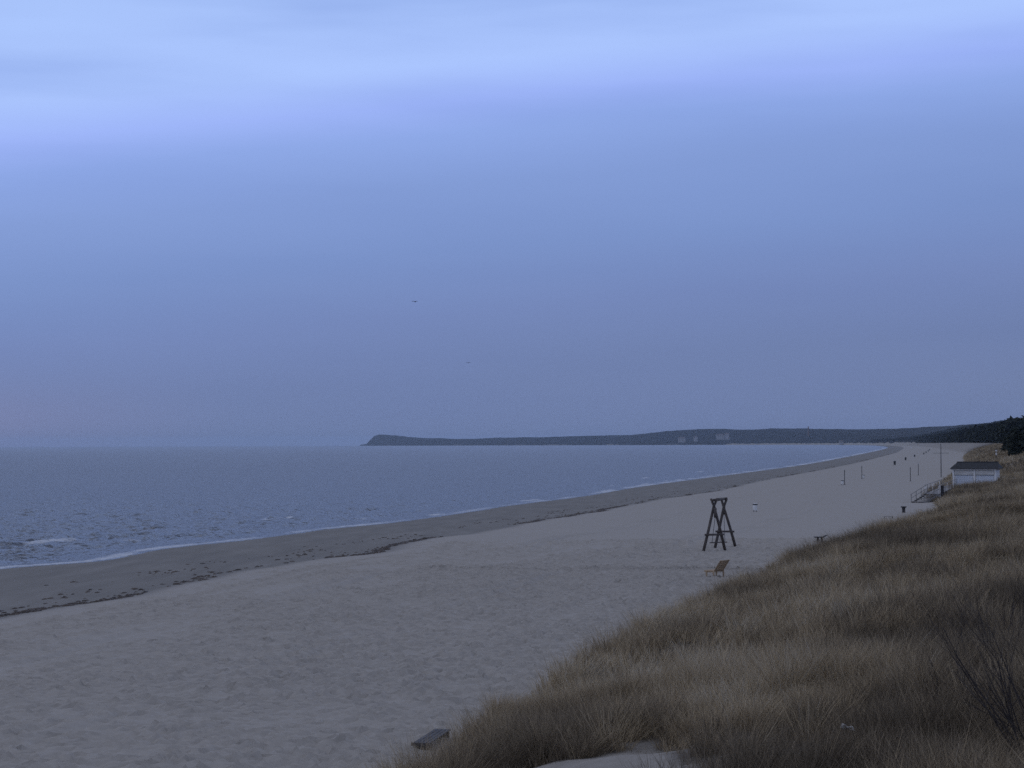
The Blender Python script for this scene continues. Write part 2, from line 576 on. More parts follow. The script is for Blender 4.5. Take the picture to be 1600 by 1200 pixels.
def add_grass(smin, smax, dmax, per_m2, nbl, hgt, wid, spread, nseg):
    global goff
    n = int((smax - smin) * dmax * per_m2)
    s = rng.uniform(smin, smax, n); d = rng.uniform(-0.4, dmax, n)
    t = t_foot(s) + d
    sx, sy = shore(s); nx, ny = shore_normal(s)
    x = sx + nx * t; y = sy + ny * t
    ok = (y > 12) & (np.abs(x) < y * 0.30 + 4)
    c = cover(x, y, d)
    ok &= c * (1 - .6 * np.exp(-((x - BLOW[0]) / 2.0) ** 2 - ((y - BLOW[1]) / 3.6) ** 2)) > rng.uniform(0.10, 0.9, n)
    for kx, ky, kr in keep_out:
        ok &= (x - kx) ** 2 + (y - ky) ** 2 > kr * kr
    s, d, t, x, y, c = s[ok], d[ok], t[ok], x[ok], y[ok], c[ok]
    n = len(s)
    z = ground_z(s, t, x, y) - 0.03
    low = np.exp(-((x - BLOW[0]) / 2.0) ** 2 - ((y - BLOW[1]) / 3.6) ** 2)        # short thin tussocks on the near blow-out
    hgt = hgt * (1 - .55 * low)
    th = hgt * (0.62 + 0.5 * c + 0.85 * fbm(x / 1.7, y / 2.4, 91, 2)) * rng.uniform(0.6, 1.25, n)
    patch = 0.43 - 0.10 * sstep(40, 24, y) * sstep(2.5, 6, x) + 0.80 * fbm(x / 4.5, y / 7.0, 101, 3) + 0.32 * fbm(x / 1.3, y / 2.2, 131, 2) + 0.20 * np.exp(-np.clip(d, 0, None) / 3.0)  # tint lowered at the near right: corner shade put into the grass colour
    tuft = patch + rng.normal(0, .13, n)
    k = rng.poisson(nbl * (0.6 + 0.6 * c))
    idx = np.repeat(np.arange(n), k)
    m = len(idx)
    az = rng.uniform(0, 2 * math.pi, m)
    r = spread * np.sqrt(rng.uniform(0, 1, m))
    base = np.stack([x[idx] + np.cos(az) * r, y[idx] + np.sin(az) * r, z[idx]], -1)
    lean_az = az + rng.normal(0, .6, m)
    lean = np.abs(rng.normal(0.06, .17, m)) + 0.42 * r / spread
    # gentle common lean: the sea wind has combed the blades inland
    wx, wy = 0.22, 0.05
    lx = np.cos(lean_az) * lean + wx * rng.uniform(0.2, 1, m); ly = np.sin(lean_az) * lean + wy
    az2 = np.arctan2(ly, lx); lean2 = np.clip(np.hypot(lx, ly), 0, .85)
    h = th[idx] * rng.uniform(0.45, 1.12, m)
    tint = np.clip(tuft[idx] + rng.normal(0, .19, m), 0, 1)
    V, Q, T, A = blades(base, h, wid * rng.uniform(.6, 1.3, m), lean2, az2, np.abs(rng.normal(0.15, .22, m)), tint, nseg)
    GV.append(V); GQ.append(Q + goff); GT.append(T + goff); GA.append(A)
    goff += len(V)
    print('grass', n, m)


# ------------------------------------------------------------------ small mesh builder
class MB:
    def __init__(self):
        self.v, self.f = [], []

    def add(self, v, f):
        o = len(self.v)
        self.v += [tuple(q) for q in v]
        self.f += [tuple(i + o for i in q) for q in f]

    def box(self, c, size, rz=0.0, rx=0.0, ry=0.0):
        m = Matrix.Translation(c) @ Matrix.Rotation(rz, 4, 'Z') @ Matrix.Rotation(ry, 4, 'Y') @ Matrix.Rotation(rx, 4, 'X')
        sx, sy, sz = (q / 2 for q in size)
        v = [m @ Vector((a * sx, b * sy, e * sz)) for a in (-1, 1) for b in (-1, 1) for e in (-1, 1)]
        self.add(v, [(0, 1, 3, 2), (4, 6, 7, 5), (0, 4, 5, 1), (2, 3, 7, 6), (0, 2, 6, 4), (1, 5, 7, 3)])

    def bar(self, a, b, w, h):
        """square-section board between two points"""
        a, b = Vector(a), Vector(b)
        d = (b - a).normalized()
        up = Vector((0, 0, 1)) if abs(d.z) < 0.95 else Vector((1, 0, 0))
        s = d.cross(up).normalized() * w / 2
        q = s.cross(d).normalized() * h / 2
        v = [p + i * s + j * q for p in (a, b) for i, j in ((-1, -1), (1, -1), (1, 1), (-1, 1))]
        self.add(v, [(0, 1, 2, 3), (7, 6, 5, 4), (0, 4, 5, 1), (1, 5, 6, 2), (2, 6, 7, 3), (3, 7, 4, 0)])

    def tube(self, path, radii, n=10):
        path = [Vector(p) for p in path]
        if not isinstance(radii, (list, tuple)): radii = [radii] * len(path)
        o = len(self.v)
        for i, p in enumerate(path):
            d = (path[min(i + 1, len(path) - 1)] - path[max(i - 1, 0)]).normalized()
            up = Vector((0, 0, 1)) if abs(d.z) < 0.9 else Vector((1, 0, 0))
            s = d.cross(up).normalized(); q = s.cross(d).normalized()
            for k in range(n):
                a = 2 * math.pi * k / n
                self.v.append(tuple(p + (s * math.cos(a) + q * math.sin(a)) * radii[i]))
        for i in range(len(path) - 1):
            for k in range(n):
                a = o + i * n + k; b = o + i * n + (k + 1) % n
                self.f.append((a, b, b + n, a + n))
        self.f.append(tuple(o + k for k in range(n))[::-1])
        self.f.append(tuple(o + (len(path) - 1) * n + k for k in range(n)))

    def lathe(self, prof, n=20, c=(0, 0, 0)):
        o = len(self.v)
        for r, z in prof:
            for k in range(n):
                a = 2 * math.pi * k / n
                self.v.append((c[0] + r * math.cos(a), c[1] + r * math.sin(a), c[2] + z))
        for i in range(len(prof) - 1):
            for k in range(n):
                a = o + i * n + k; b = o + i * n + (k + 1) % n
                self.f.append((a, b, b + n, a + n))
        self.f.append(tuple(o + k for k in range(n))[::-1])
        self.f.append(tuple(o + (len(prof) - 1) * n + k for k in range(n)))

    def build(self, name, mat, parent=None, bevel=0.0, smooth=False):
        me = bpy.data.meshes.new(name)
        me.from_pydata(self.v, [], self.f)
        bm = bmesh.new(); bm.from_mesh(me)
        bmesh.ops.recalc_face_normals(bm, faces=bm.faces)
        if bevel:
            bmesh.ops.bevel(bm, geom=list(bm.edges), offset=bevel, segments=1, affect='EDGES')
        bm.to_mesh(me); bm.free()
        if smooth:
            for p in me.polygons: p.use_smooth = True
        me.materials.append(mat)
        o = bpy.data.objects.new(name, me)
        C.objects.link(o)
        if parent is not None: o.parent = parent
        return o


# ------------------------------------------------------------------ log swing frame
A_ = ground(1097, 863, 1.25); B_ = ground(1134.5, 860.5, 1.25); C_ = ground(1115.5, 856.5, 1.25); D_ = ground(1151, 855.5, 1.25)
ctr = (A_ + B_ + C_ + D_) / 4
ctr.z = gz(ctr.x, ctr.y)
swing = empty('swing_frame', ctr)
tag(swing, 'tall dark log swing frame with crossed legs standing alone on the sand', 'swing')


def loc(p): return Vector(p) - ctr


def sink(p):
    return Vector((p.x, p.y, gz(p.x, p.y) - 0.25)) - ctr


near_x = at_depth(1115.5, 791, (A_.y + B_.y) / 2); far_x = at_depth(1130.8, 793, (C_.y + D_.y) / 2)
tops = {}
for nm, ft_, x_, toppx in (('A', A_, near_x, (1121, 779)), ('B', B_, near_x, (1110.5, 779)), ('C', C_, far_x, (1136, 779)), ('D', D_, far_x, (1126.5, 779))):
    side = 0.09 if nm in 'AC' else -0.09
    mid = loc(x_) + Vector((0, side, 0))
    top = loc(at_depth(toppx[0], toppx[1], x_.y)) + Vector((0, side, 0))
    bot = sink(ft_)
    m = MB()
    q1 = bot.lerp(mid, 0.5) + Vector((0.02, 0, 0))
    m.tube([bot, q1, mid, top], [0.102, 0.094, 0.086, 0.076], 10)
    m.build('leg', M['log'], swing, smooth=True)
    tops[nm] = (bot, mid, top)
m = MB()
bd = (loc(far_x) - loc(near_x)).normalized()
m.tube([loc(at_depth(1115.0, 781.5, near_x.y - .4)), loc(at_depth(1132.5, 779.5, far_x.y + .4))], 0.085, 12)
m.build('top_beam', M['log'], swing, smooth=True)
for a, b in (('A', 'B'), ('C', 'D')):
    m = MB()
    def on(nm, z):
        bo, mi, to = tops[nm]
        f = (z - bo.z) / (mi.z - bo.z)
        return bo.lerp(mi, f)
    pa, pb = on(a, 1.12), on(b, 1.10)
    e = (pb - pa).normalized() * 0.22
    m.tube([pa - e + Vector((0, -0.13, 0)), pb + e + Vector((0, -0.13, 0))], 0.065, 8)
    m.build('cross_brace', M['log'], swing, smooth=True)
m = MB()
m.tube([tops['D'][2] + Vector((-0.28, 0, -0.02)), tops['C'][2] + Vector((0.02, 0, 0.02))], 0.06, 8)
m.build('top_tie', M['log'], swing, smooth=True)
# hanger brackets below the crossings, ropes and the seat board
seat_l = loc(at_depth(1111, 848, 124.3)); seat_r = loc(at_depth(1134, 847, 126.2))
h_l = loc(at_depth(1117.5, 806, 124.0)); h_r = loc(at_depth(1131.2, 801, 126.6))
for h_ in (h_l, h_r):
    m = MB()
    m.tube([h_ + Vector((0, 0, -0.12)), h_ + Vector((0, 0, 0.5))], [0.085, 0.10], 8)
    m.build('hanger', M['log'], swing, smooth=True)
for h_, s_ in ((h_l, seat_l + Vector((0.06, 0, 0))), (h_r, seat_r - Vector((0.06, 0, 0)))):
    m = MB()
    m.tube([h_ + Vector((0, 0, -0.1)), h_.lerp(s_, .5), s_], 0.018, 6)
    m.build('rope', M['chain'], swing)
for f in (0.42, 0.62):
    m = MB()
    q = seat_l.lerp(seat_r, f)
    m.tube([q, q + Vector((0, 0, 0.62))], 0.014, 6)
    m.build('rope', M['chain'], swing)
m = MB(); m.bar(seat_l, seat_r, 0.22, 0.06); m.build('seat', M['log'], swing, 0.008)

# ------------------------------------------------------------------ litter bins
def make_bin(mat_body, name='litter_bin'):
    r = empty(name, (0, 0, 0))
    m = MB(); m.lathe([(0.19, 0.13), (0.205, 0.14), (0.235, 0.70), (0.0, 0.70)][:3] + [(0.22, 0.71)], 20)
    m.build('body', mat_body, r, smooth=False)
    m = MB(); m.lathe([(0.245, 0.68), (0.262, 0.69), (0.262, 0.79), (0.245, 0.80), (0.215, 0.80), (0.205, 0.72)], 20)
    m.build('rim', M['dark_plastic'], r)
    m = MB(); m.lathe([(0.20, 0.80), (0.19, 0.84), (0.10, 0.87), (0.02, 0.875)], 20)
    m.build('lid', M['white_plastic'] if mat_body == M['white_plastic'] else M['dark_plastic'], r, smooth=True)
    for sx in (-1, 1):
        m = MB(); m.tube([(0.15 * sx, -0.04, -0.2), (0.15 * sx, -0.04, 0.16)], 0.045, 8)
        m.build('leg', M['dark_plastic'], r)
    return r


def put(o, px, py, z=1.25):
    for _ in range(4):
        g = ground(px, py, z); z = gz(g.x, g.y)
    o.location = (g.x, g.y, z)
    return o


bin0 = put(make_bin(M['white_plastic']), 1179.5, 799.5)
bin0.rotation_euler = (0, math.radians(3), 0.4)
tag(bin0, 'white litter bin with dark rim, alone on open sand behind the log swing', 'litter bin', 'white bins on the beach')
b1 = put(copy_tree(bin0), 1316, 758)
tag(b1, 'white litter bin standing close against the foot of a thin dark post', 'litter bin', 'white bins on the beach')
b2 = put(copy_tree(bin0), 1349, 747.5); b2.scale = (.9, .9, .9)
tag(b2, 'small far white litter bin just right of the second post from the water', 'litter bin', 'white bins on the beach')
dk = make_bin(M['dark_plastic'])
for i, (px, py, sc_, lab) in enumerate([
        (1398, 727, 1.15, 'dark bin far down the beach, nearest of the receding dark row'),
        (1415, 719.5, 1.1, 'second nearest dark bin in the receding row on far sand'),
        (1429, 714.5, 1.1, 'third dark bin counting from the near end of the far row'),
        (1443.5, 710.2, 1.0, 'fourth dark bin counting from the near end of the far row'),
        (1447, 708, 1.0, 'fifth dark bin, tiny, before the last pair of the far row'),
        (1450.3, 705.6, 1.1, 'next to last tiny dark bin of the receding far row'),
        (1452.3, 703.8, 1.2, 'last and tiniest dark bin at the far end of the row')]):
    o = dk if i == 0 else copy_tree(dk)
    put(o, px, py); o.scale = (sc_ * 1.4, sc_ * 1.4, sc_ * 1.4)
    o.rotation_euler = (0, 0, i * .7)
    tag(o, lab, 'litter bin', 'dark bins receding along the beach')

# ------------------------------------------------------------------ posts on the beach
def make_post(hh):
    r = empty('net_post', (0, 0, 0))
    m = MB(); m.lathe([(0.075, -0.3), (0.075, 0.02), (0.06, 0.04), (0.055, hh - 0.08), (0.03, hh)], 12)
    m.build('shaft', M['steel_post'], r)
    m = MB(); m.lathe([(0.15, -0.1), (0.15, 0.05), (0.10, 0.09), (0.08, 0.09)], 12)
    m.build('base_collar', M['steel_post'], r)
    m = MB(); m.lathe([(0.075, hh * .86), (0.08, hh * .865), (0.08, hh * .90), (0.075, hh * .905)], 12)
    m.build('clamp_ring', M['dark_plastic'], r)
    return r


po = make_post(2.55)
for i, (px, py, lab) in enumerate([
        (1319.7, 757.3, 'thin dark upright post with a white bin at its foot, nearest the water'),
        (1346.7, 748, 'thin dark post further off with a small white bin on its right'),
        (1422.5, 751.8, 'thin dark post without a bin, nearer of the two towards the hut'),
        (1435, 742.5, 'thin dark post without a bin, further of the two towards the hut')]):
    o = po if i == 0 else copy_tree(po)
    put(o, px, py)
    tag(o, lab, 'post', 'thin posts standing on the beach')

# flag mast by the hut
mast = empty('flag_mast', (0, 0, 0))
put(mast, 1470.5, 746, 1.5)
tag(mast, 'tall slender mast with a thin crossbar beside the white hut', 'mast')
hm = 7.0
mz = mast.location
hm = (at_depth(1470.3, 694.5, mz.y).z - mz.z)
hc = (at_depth(1470.3, 708, mz.y).z - mz.z)
m = MB(); m.tube([(0, 0, -0.6), (0, 0, hm * .5), (0, 0, hm)], [0.085, 0.07, 0.045], 10); m.build('pole', M['steel_post'], mast)
m = MB(); m.tube([(-1.6, 0, hc), (1.6, 0, hc)], 0.03, 8); m.build('crossbar', M['steel_post'], mast)
m = MB(); m.lathe([(0.03, hm - .02), (0.09, hm + .04), (0.09, hm + .10), (0.02, hm + .16)], 10); m.build('finial', M['steel_post'], mast)
m = MB(); m.tube([(0.1, 0, 0.9), (0.11, 0, hm * .5), (0.06, 0, hm - .1)], 0.012, 5); m.build('halyard', M['chain'], mast)

# ------------------------------------------------------------------ wooden loungers and benches
def make_lounger(mat):
    """faces +X; origin on the sand below the seat"""
    r = empty('beach_lounger', (0, 0, 0))
    m = MB()
    for k in range(5):
        m.box((-0.02 - 0.0 + k * 0.135, 0, 0.44), (0.115, 1.1, 0.035))
    m.build('seat', mat, r, 0.005)
    for y in (-0.50, 0.50):
        m = MB(); m.box((0.25, y, 0.385), (0.72, 0.05, 0.07)); m.build('side_rail', mat, r)
    m = MB()
    for k in range(5):
        f = 0.06 + k * 0.145
        m.box((-0.10 - f * 0.62, 0, 0.44 + f * 0.80), (0.03, 1.1, 0.125), ry=math.radians(-38))
    for y in (-0.42, 0.42):
        m.bar((-0.10, y, 0.40), (-0.10 - 0.72 * .62, y, 0.44 + 0.72 * .80), 0.05, 0.05)
    m.build('backrest', mat, r)
    for x in (-0.08, 0.42):
        for y in (-0.5, 0.5):
            m = MB(); m.box((x, y + (0.055 if y > 0 else -0.055), 0.13), (0.09, 0.05, 0.62)); m.build('leg', mat, r)
    return r


lo = make_lounger(M['plank_tan'])
put(lo, 1121, 904, 1.25)
keep_out.append((lo.location.x, lo.location.y - .3, .6))
lo.rotation_euler = (0, 0, math.radians(142)); lo.scale = (.85, .85, .95)
tag(lo, 'tan wooden lounger with raised slatted backrest at dune edge below the log swing', 'lounger', None)
for ch in [c for c in bpy.data.objects if c.parent == lo]: pass
lo2 = empty('wooden_bench', (0, 0, 0))
put(lo2, 1281, 849, 1.25)
keep_out.append((lo2.location.x - .2, lo2.location.y - 1.2, 1.0))
lo2.rotation_euler = (0, 0, math.radians(6))
tag(lo2, 'small dark wooden bench with tilted end board at the grass edge right of log swing', 'bench')
m = MB()
for k in range(3): m.box((-.06, -.14 + .14 * k, .43), (.62, .125, .07))
m.build('seat', M['plank_dark'], lo2, .006)
for x, tl in ((-.16, .10), (.16, -.12)):
    for y in (-.13, .13):
        m = MB(); m.box((x, y, .10), (.07, .06, .62), ry=tl); m.build('leg', M['plank_dark'], lo2)
m = MB(); m.box((.36, 0, .50), (.26, .40, .04), ry=math.radians(-28)); m.build('end_board', M['plank_dark'], lo2, .004)


def make_low_bench():
    r = empty('low_bench', (0, 0, 0))
    m = MB()
    for k in range(4):
        m.box((-0.21 + k * 0.14, 0, 0.27), (0.12, 2.1, 0.04))
    m.build('seat', M['bench_top'], r, 0.005)
    for y in (-0.9, 0.9):
        m = MB(); m.box((0, y, 0.12), (0.50, 0.10, 0.24)); m.build('support', M['plank_dark'], r, 0.01)
    m = MB(); m.box((0.0, -1.075, 0.23), (0.66, 0.05, 0.11)); m.build('end_board', M['plank_dark'], r, 0.005)
    return r


lb = make_low_bench()
put(lb, 676, 1163, 1.4); lb.location.z += .02; keep_out.append((lb.location.x, lb.location.y - .6, .75))
lb.rotation_euler = (0, 0, math.radians(-11)); lb.scale = (.72, 1, .62)
tag(lb, 'low dark slatted bench at the near tip of the grassy dune', 'bench', 'low benches at the dune foot')
lb2 = copy_tree(lb); put(lb2, 1388, 810, 1.25); lb2.scale = (0.8, 0.40, .6); lb2.rotation_euler = (0, 0, math.radians(75))
tag(lb2, 'small low dark bench half behind grass between lounger and table', 'bench', 'low benches at the dune foot')

tb = empty('pedestal_table', (0, 0, 0))
put(tb, 1412, 801, 1.25)
tag(tb, 'dark squat pedestal table with wide top at the grass edge below the stairs', 'table')
m = MB(); m.lathe([(0.20, 0.50), (0.29, 0.52), (0.30, 0.60), (0.27, 0.62), (0.02, 0.62)], 18); m.build('table_top', M['plank_dark'], tb)
m = MB(); m.lathe([(0.19, -0.25), (0.17, 0.0), (0.15, 0.30), (0.18, 0.50)], 14); m.build('pedestal', M['plank_dark'], tb)

# ------------------------------------------------------------------ white hut with two shutters
hl = at_depth(1489, 765, 264.4); hr_ = at_depth(1556.5, 752, 262.2)
ang = math.atan2(hr_.y - hl.y, hr_.x - hl.x)
W = math.hypot(hr_.x - hl.x, hr_.y - hl.y)
ze = at_depth(1520, 732.5, 263).z; zr = at_depth(1520, 722, 265).z
hut = empty('beach_hut', (hl.x, hl.y, 1.75), ang)
tag(hut, 'white beach hut with dark roof and two closed shutters in the dune', 'hut')
eh = ze - 1.75; rh = zr - 1.75
DP = 3.6
m = MB(); m.box((W / 2, DP / 2 + 0.02, eh / 2 - 0.1), (W - 0.06, DP, eh + 0.2)); m.build('wall', M['white_paint'], hut)
m = MB(); m.box((W / 2, -0.02, eh - 0.52), (W - 0.5, 0.10, 0.62)); m.build('front_panel', M['pale_board'], hut)
m = MB(); m.box((W / 2, -0.26, eh - 0.09), (W + 0.34, 0.05, 0.16)); m.build('fascia', M['pale_board'], hut)
for xa, xb in ((0.38, W / 2 - 0.20), (W / 2 + 0.25, W - 0.30)):
    m = MB()
    k = 0.12
    zt = eh - 0.90
    while zt > 0.25:
        m.box(((xa + xb) / 2, -0.03, zt - k / 2), (xb - xa, 0.06, k - 0.012)); zt -= k
    sh = m.build('shutter', M['shutter'], hut)
    m = MB(); m.box(((xa + xb) / 2, -0.06, eh - 0.865), (xb - xa + 0.06, 0.10, 0.05)); m.build('shutter_box', M['steel_post'], sh)
for x in (0.10, W / 2 + 0.02, W - 0.10):
    m = MB(); m.box((x, -0.10, eh / 2 - 0.20), (0.2, 0.14, eh + 0.1)); m.build('corner_post', M['white_paint'], hut)
m = MB(); m.box((W / 2, -0.09, 0.10), (W + 0.1, 0.22, 0.30)); m.build('plinth', M['plank_grey'], hut)
m = MB()
x0, x1, y0, y1 = -0.30, W + 0.42, -0.35, DP + 0.35
i0_, i1_ = 0.35, W + 0.0
yc = (y0 + y1) / 2
v = [(x0, y0, eh), (x1, y0, eh), (x1, y1, eh), (x0, y1, eh), (i0_, yc, rh), (i1_, yc, rh),
     (x0, y0, eh + .07), (x1, y0, eh + .07), (x1, y1, eh + .07), (x0, y1, eh + .07)]
m.add(v, [(3, 2, 1, 0), (0, 1, 7, 6), (1, 2, 8, 7), (2, 3, 9, 8), (3, 0, 6, 9), (6, 7, 5, 4), (7, 8, 5), (8, 9, 4, 5), (9, 6, 4)])
rf = m.build('roof', M['roof'], hut)
m = MB(); m.tube([(i0_ - .05, yc, rh + .02), (i1_ + .05, yc, rh + .02)], 0.06, 8); m.build('ridge_cap', M['roof'], rf)
m = MB(); m.tube([(x0, y0 - .05, eh + .01), (x1, y0 - .05, eh + .01)], 0.045, 8); m.build('gutter', M['steel_post'], rf)
for k in range(6): keep_out.append((hl.x + (k + .5) * W / 6 * math.cos(ang), hl.y + 1.8, 2.0))
keep_out.append((hl.x + 0.6, hl.y - 0.4, 1.3))

# ------------------------------------------------------------------ stairs with hand rails up to the hut
s_b = ground(1434, 787.5, 1.2); s_t = at_depth(1457, 774.5, 224.0)
st = empty('beach_stairs', (s_b.x, s_b.y, gz(s_b.x, s_b.y)))
tag(st, 'grey wooden stairs with hand rails leading from the sand up to the hut', 'stairs')
so_ = st.location.copy()
dv = Vector((s_t.x - s_b.x, s_t.y - s_b.y, 0)); run = dv.length; dv.normalize()
pv = Vector((-dv.y, dv.x, 0))
rz_ = s_t.z - so_.z
rz_ = max(rz_, 0.95)
nst = 6
sa_ = math.atan2(dv.y, dv.x)
for k in range(nst):
    m = MB(); q = dv * (run * (k + .5) / nst); m.box((q.x, q.y, rz_ * (k + 1) / nst - 0.03), (run / nst + 0.04, 1.5, 0.05), rz=sa_)
    m.build('step', M['plank_grey'], st)
for sd in (-0.8, 0.8):
    m = MB(); a = pv * sd; m.bar(a + Vector((0, 0, -0.08)), a + dv * run + Vector((0, 0, rz_ - 0.08)), 0.05, 0.18); m.build('stringer', M['plank_grey'], st)
    ra = MB()
    a0 = a + Vector((0, 0, 0.98)); a1 = a + dv * run + Vector((0, 0, rz_ + 0.98))
    ra.bar(a0 - dv * .2 - Vector((0, 0, .06)), a1, 0.06, 0.045); ra.build('handrail', M['plank_dark'] if sd < 0 else M['plank_grey'], st)
    ra = MB(); ra.bar(a0 - Vector((0, 0, .45)), a1 - Vector((0, 0, .45)), 0.04, 0.045); ra.build('middle_rail', M['plank_grey'], st)
    for k in range(4):
        q = a + dv * (run * k / 3); m = MB()
        zz = rz_ * k / 3
        m.box((q.x, q.y, zz + 0.32), (0.055, 0.055, 1.38), rz=sa_); m.build('post', M['white_paint'] if k == 3 else M['plank_grey'], st)
# landing deck running on towards the hut
l0 = dv * run; l1 = Vector((hl.x - 0.5, hl.y - 0.6, 0)) - Vector((so_.x, so_.y, 0))
dl = (l1 - l0); ln = dl.length; dl.normalize(); pl = Vector((-dl.y, dl.x, 0)); la = math.atan2(dl.y, dl.x)
m = MB()
nb_ = int(ln / 0.16)
for k in range(nb_):
    q = l0 + dl * (0.16 * (k + .5)); m.box((q.x, q.y, rz_ - 0.02), (0.145, 1.7, 0.05), rz=la)
m.build('deck', M['plank_grey'], st)
for sd in (-0.88, 0.88):
    m = MB(); a = l0 + pl * sd; m.bar(a + dl * .3 + Vector((0, 0, rz_ + .98)), a + dl * ln + Vector((0, 0, rz_ + .98)), 0.06, 0.045); m.build('handrail', M['plank_grey'], st)
    m = MB(); m.bar(a + dl * .3 + Vector((0, 0, rz_ + .5)), a + dl * ln + Vector((0, 0, rz_ + .5)), 0.04, 0.05); m.build('middle_rail', M['plank_grey'], st)
    npst = 9
    for k in range(npst):
        q = a + dl * (.35 + (ln - .4) * k / (npst - 1)); m = MB(); m.box((q.x, q.y, rz_ + 0.1), (0.06, 0.06, 1.8), rz=la); m.build('post', M['plank_grey'] if k % 3 else M['white_paint'], st)
g0 = l0 + pl * -0.9
m = MB()
for k in range(9):
    q = g0 + dv * (0.10 * k + .05) - Vector((0, .2, 0)); m.box((q.x, q.y, rz_ + 0.30), (0.035, 0.04, 1.15), rz=sa_)
m.bar(g0 - Vector((0, .2, 0)) + Vector((0, 0, rz_ + .9)), g0 + dv * .95 - Vector((0, .2, 0)) + Vector((0, 0, rz_ + .9)), 0.05, 0.07)
m.build('slatted_panel', M['plank_dark'], st)
for k in range(9):
    q = so_ + l0 + dl * (ln * k / 8); keep_out.append((q.x, q.y, 1.1))
for k in range(4):
    q = so_ + dv * (run * k / 3); keep_out.append((q.x, q.y, 0.9))

# white signs in the dune behind the hut
D_s = 420.0
sg = at_depth(1556.5, 712, D_s)
zg = gz(sg.x, sg.y)
sign = empty('sign_post', (sg.x, sg.y, zg))
tag(sign, 'slim post with two small white boards in the dune behind the hut', 'sign')
zz1 = at_depth(1556.5, 704.3, D_s).z - zg; zz2 = at_depth(1556.5, 709.3, D_s).z - zg
m = MB(); m.tube([(0, 0, -0.5), (0, 0, zz1 + .5)], 0.05, 8); m.build('pole', M['steel_post'], sign)
m = MB(); m.box((0, -0.08, zz1), (0.40, 0.04, 0.36), rz=-.1); m.build('board', M['white_paint'], sign, 0.01)
m = MB(); m.box((0, -0.08, zz2), (0.32, 0.04, 0.48), rz=-.1); m.build('board', M['white_paint'], sign, 0.01)
D_s = 460.0
sg = at_depth(1511, 716, D_s)
zg = gz(sg.x, sg.y)
stump = empty('marker_post', (sg.x, sg.y, zg))
tag(stump, 'short dark marker post in the dune grass above the hut roof', 'post')
m = MB(); m.tube([(0, 0, -.5), (0, 0, 1.15)], [0.13, 0.11], 10); m.build('shaft', M['plank_dark'], stump)
m = MB(); m.box((0, 0, 1.25), (0.34, 0.12, 0.28)); m.build('plate', M['plank_dark'], stump, .01)

# ------------------------------------------------------------------ grass (after the keep-out list is complete)
add_grass(s_of(10), s_of(62), 24, 11, 96, 0.80, 0.0085, 0.17, 3)
add_grass(s_of(10), s_of(62), 24, 22, 9, 0.34, 0.012, 0.22, 2)
add_grass(s_of(62), s_of(130), 36, 4.5, 70, 0.80, 0.0145, 0.24, 2)
add_grass(s_of(62), s_of(130), 36, 8, 8, 0.36, 0.022, 0.3, 2)
add_grass(s_of(130), s_of(300), 50, 5, 14, 0.74, 0.040, 0.24, 2)
add_grass(s_of(300), s_of(1000), 46, 0.9, 12, 0.75, 0.13, 0.5, 2)
V = np.concatenate(GV); Q = np.concatenate(GQ); T = np.concatenate(GT)
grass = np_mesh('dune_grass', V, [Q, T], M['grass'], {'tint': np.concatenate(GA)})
tag(grass, 'dry straw brown marram grass covering the dune', 'grass', kind='stuff')

# ------------------------------------------------------------------ bare shrubs at the right
def twig(m, p, d, ln, r, depth):
    n = 5
    path, rad = [p], [r]
    for k in range(n):
        d = (d + Vector((random.gauss(0, .12), random.gauss(0, .12), random.gauss(0.06, .08)))).normalized()
        p = p + d * ln / n
        path.append(p); rad.append(r * (1 - 0.7 * (k + 1) / n))
        if depth > 0 and k >= 1 and random.random() < 0.85:
            sd = (d + Vector((random.gauss(0, .5), random.gauss(0, .5), random.gauss(0.1, .25)))).normalized()
            twig(m, p, sd, ln * random.uniform(.4, .65), rad[-1] * .7, depth - 1)
    m.tube(path, rad, 4 if r < .008 else 6)


def shrub(px, py, z, hgt, nst, lean, label):
    g = ground(px, py, z)
    g.z = gz(g.x, g.y)
    r = empty('bare_shrub', g)
    tag(r, label, 'shrub', 'leafless shrubs in the dune grass')
    m = MB()
    for k in range(nst):
        a = 2 * math.pi * k / nst
        b = Vector((math.cos(a) * .15, math.sin(a) * .15, -.1))
        twig(m, b, Vector((math.cos(a) * .45 + lean + random.gauss(0, .15), math.sin(a) * .4, 1)).normalized(), hgt * random.uniform(.55, 1.05), 0.016, 2)
    m.build('stems', M['twig'], r)
    return r


shrub(1630, 1165, 4.0, 2.3, 20, -.30, 'largest leafless dark shrub at the right edge of the picture')
shrub(1565, 1010, 4.0, 1.7, 12, -.05, 'upright bare twiggy shrub above the largest one at right')
shrub(1500, 1130, 3.8, 1.0, 7, -.1, 'smaller leafless shrub left of the largest dark one')


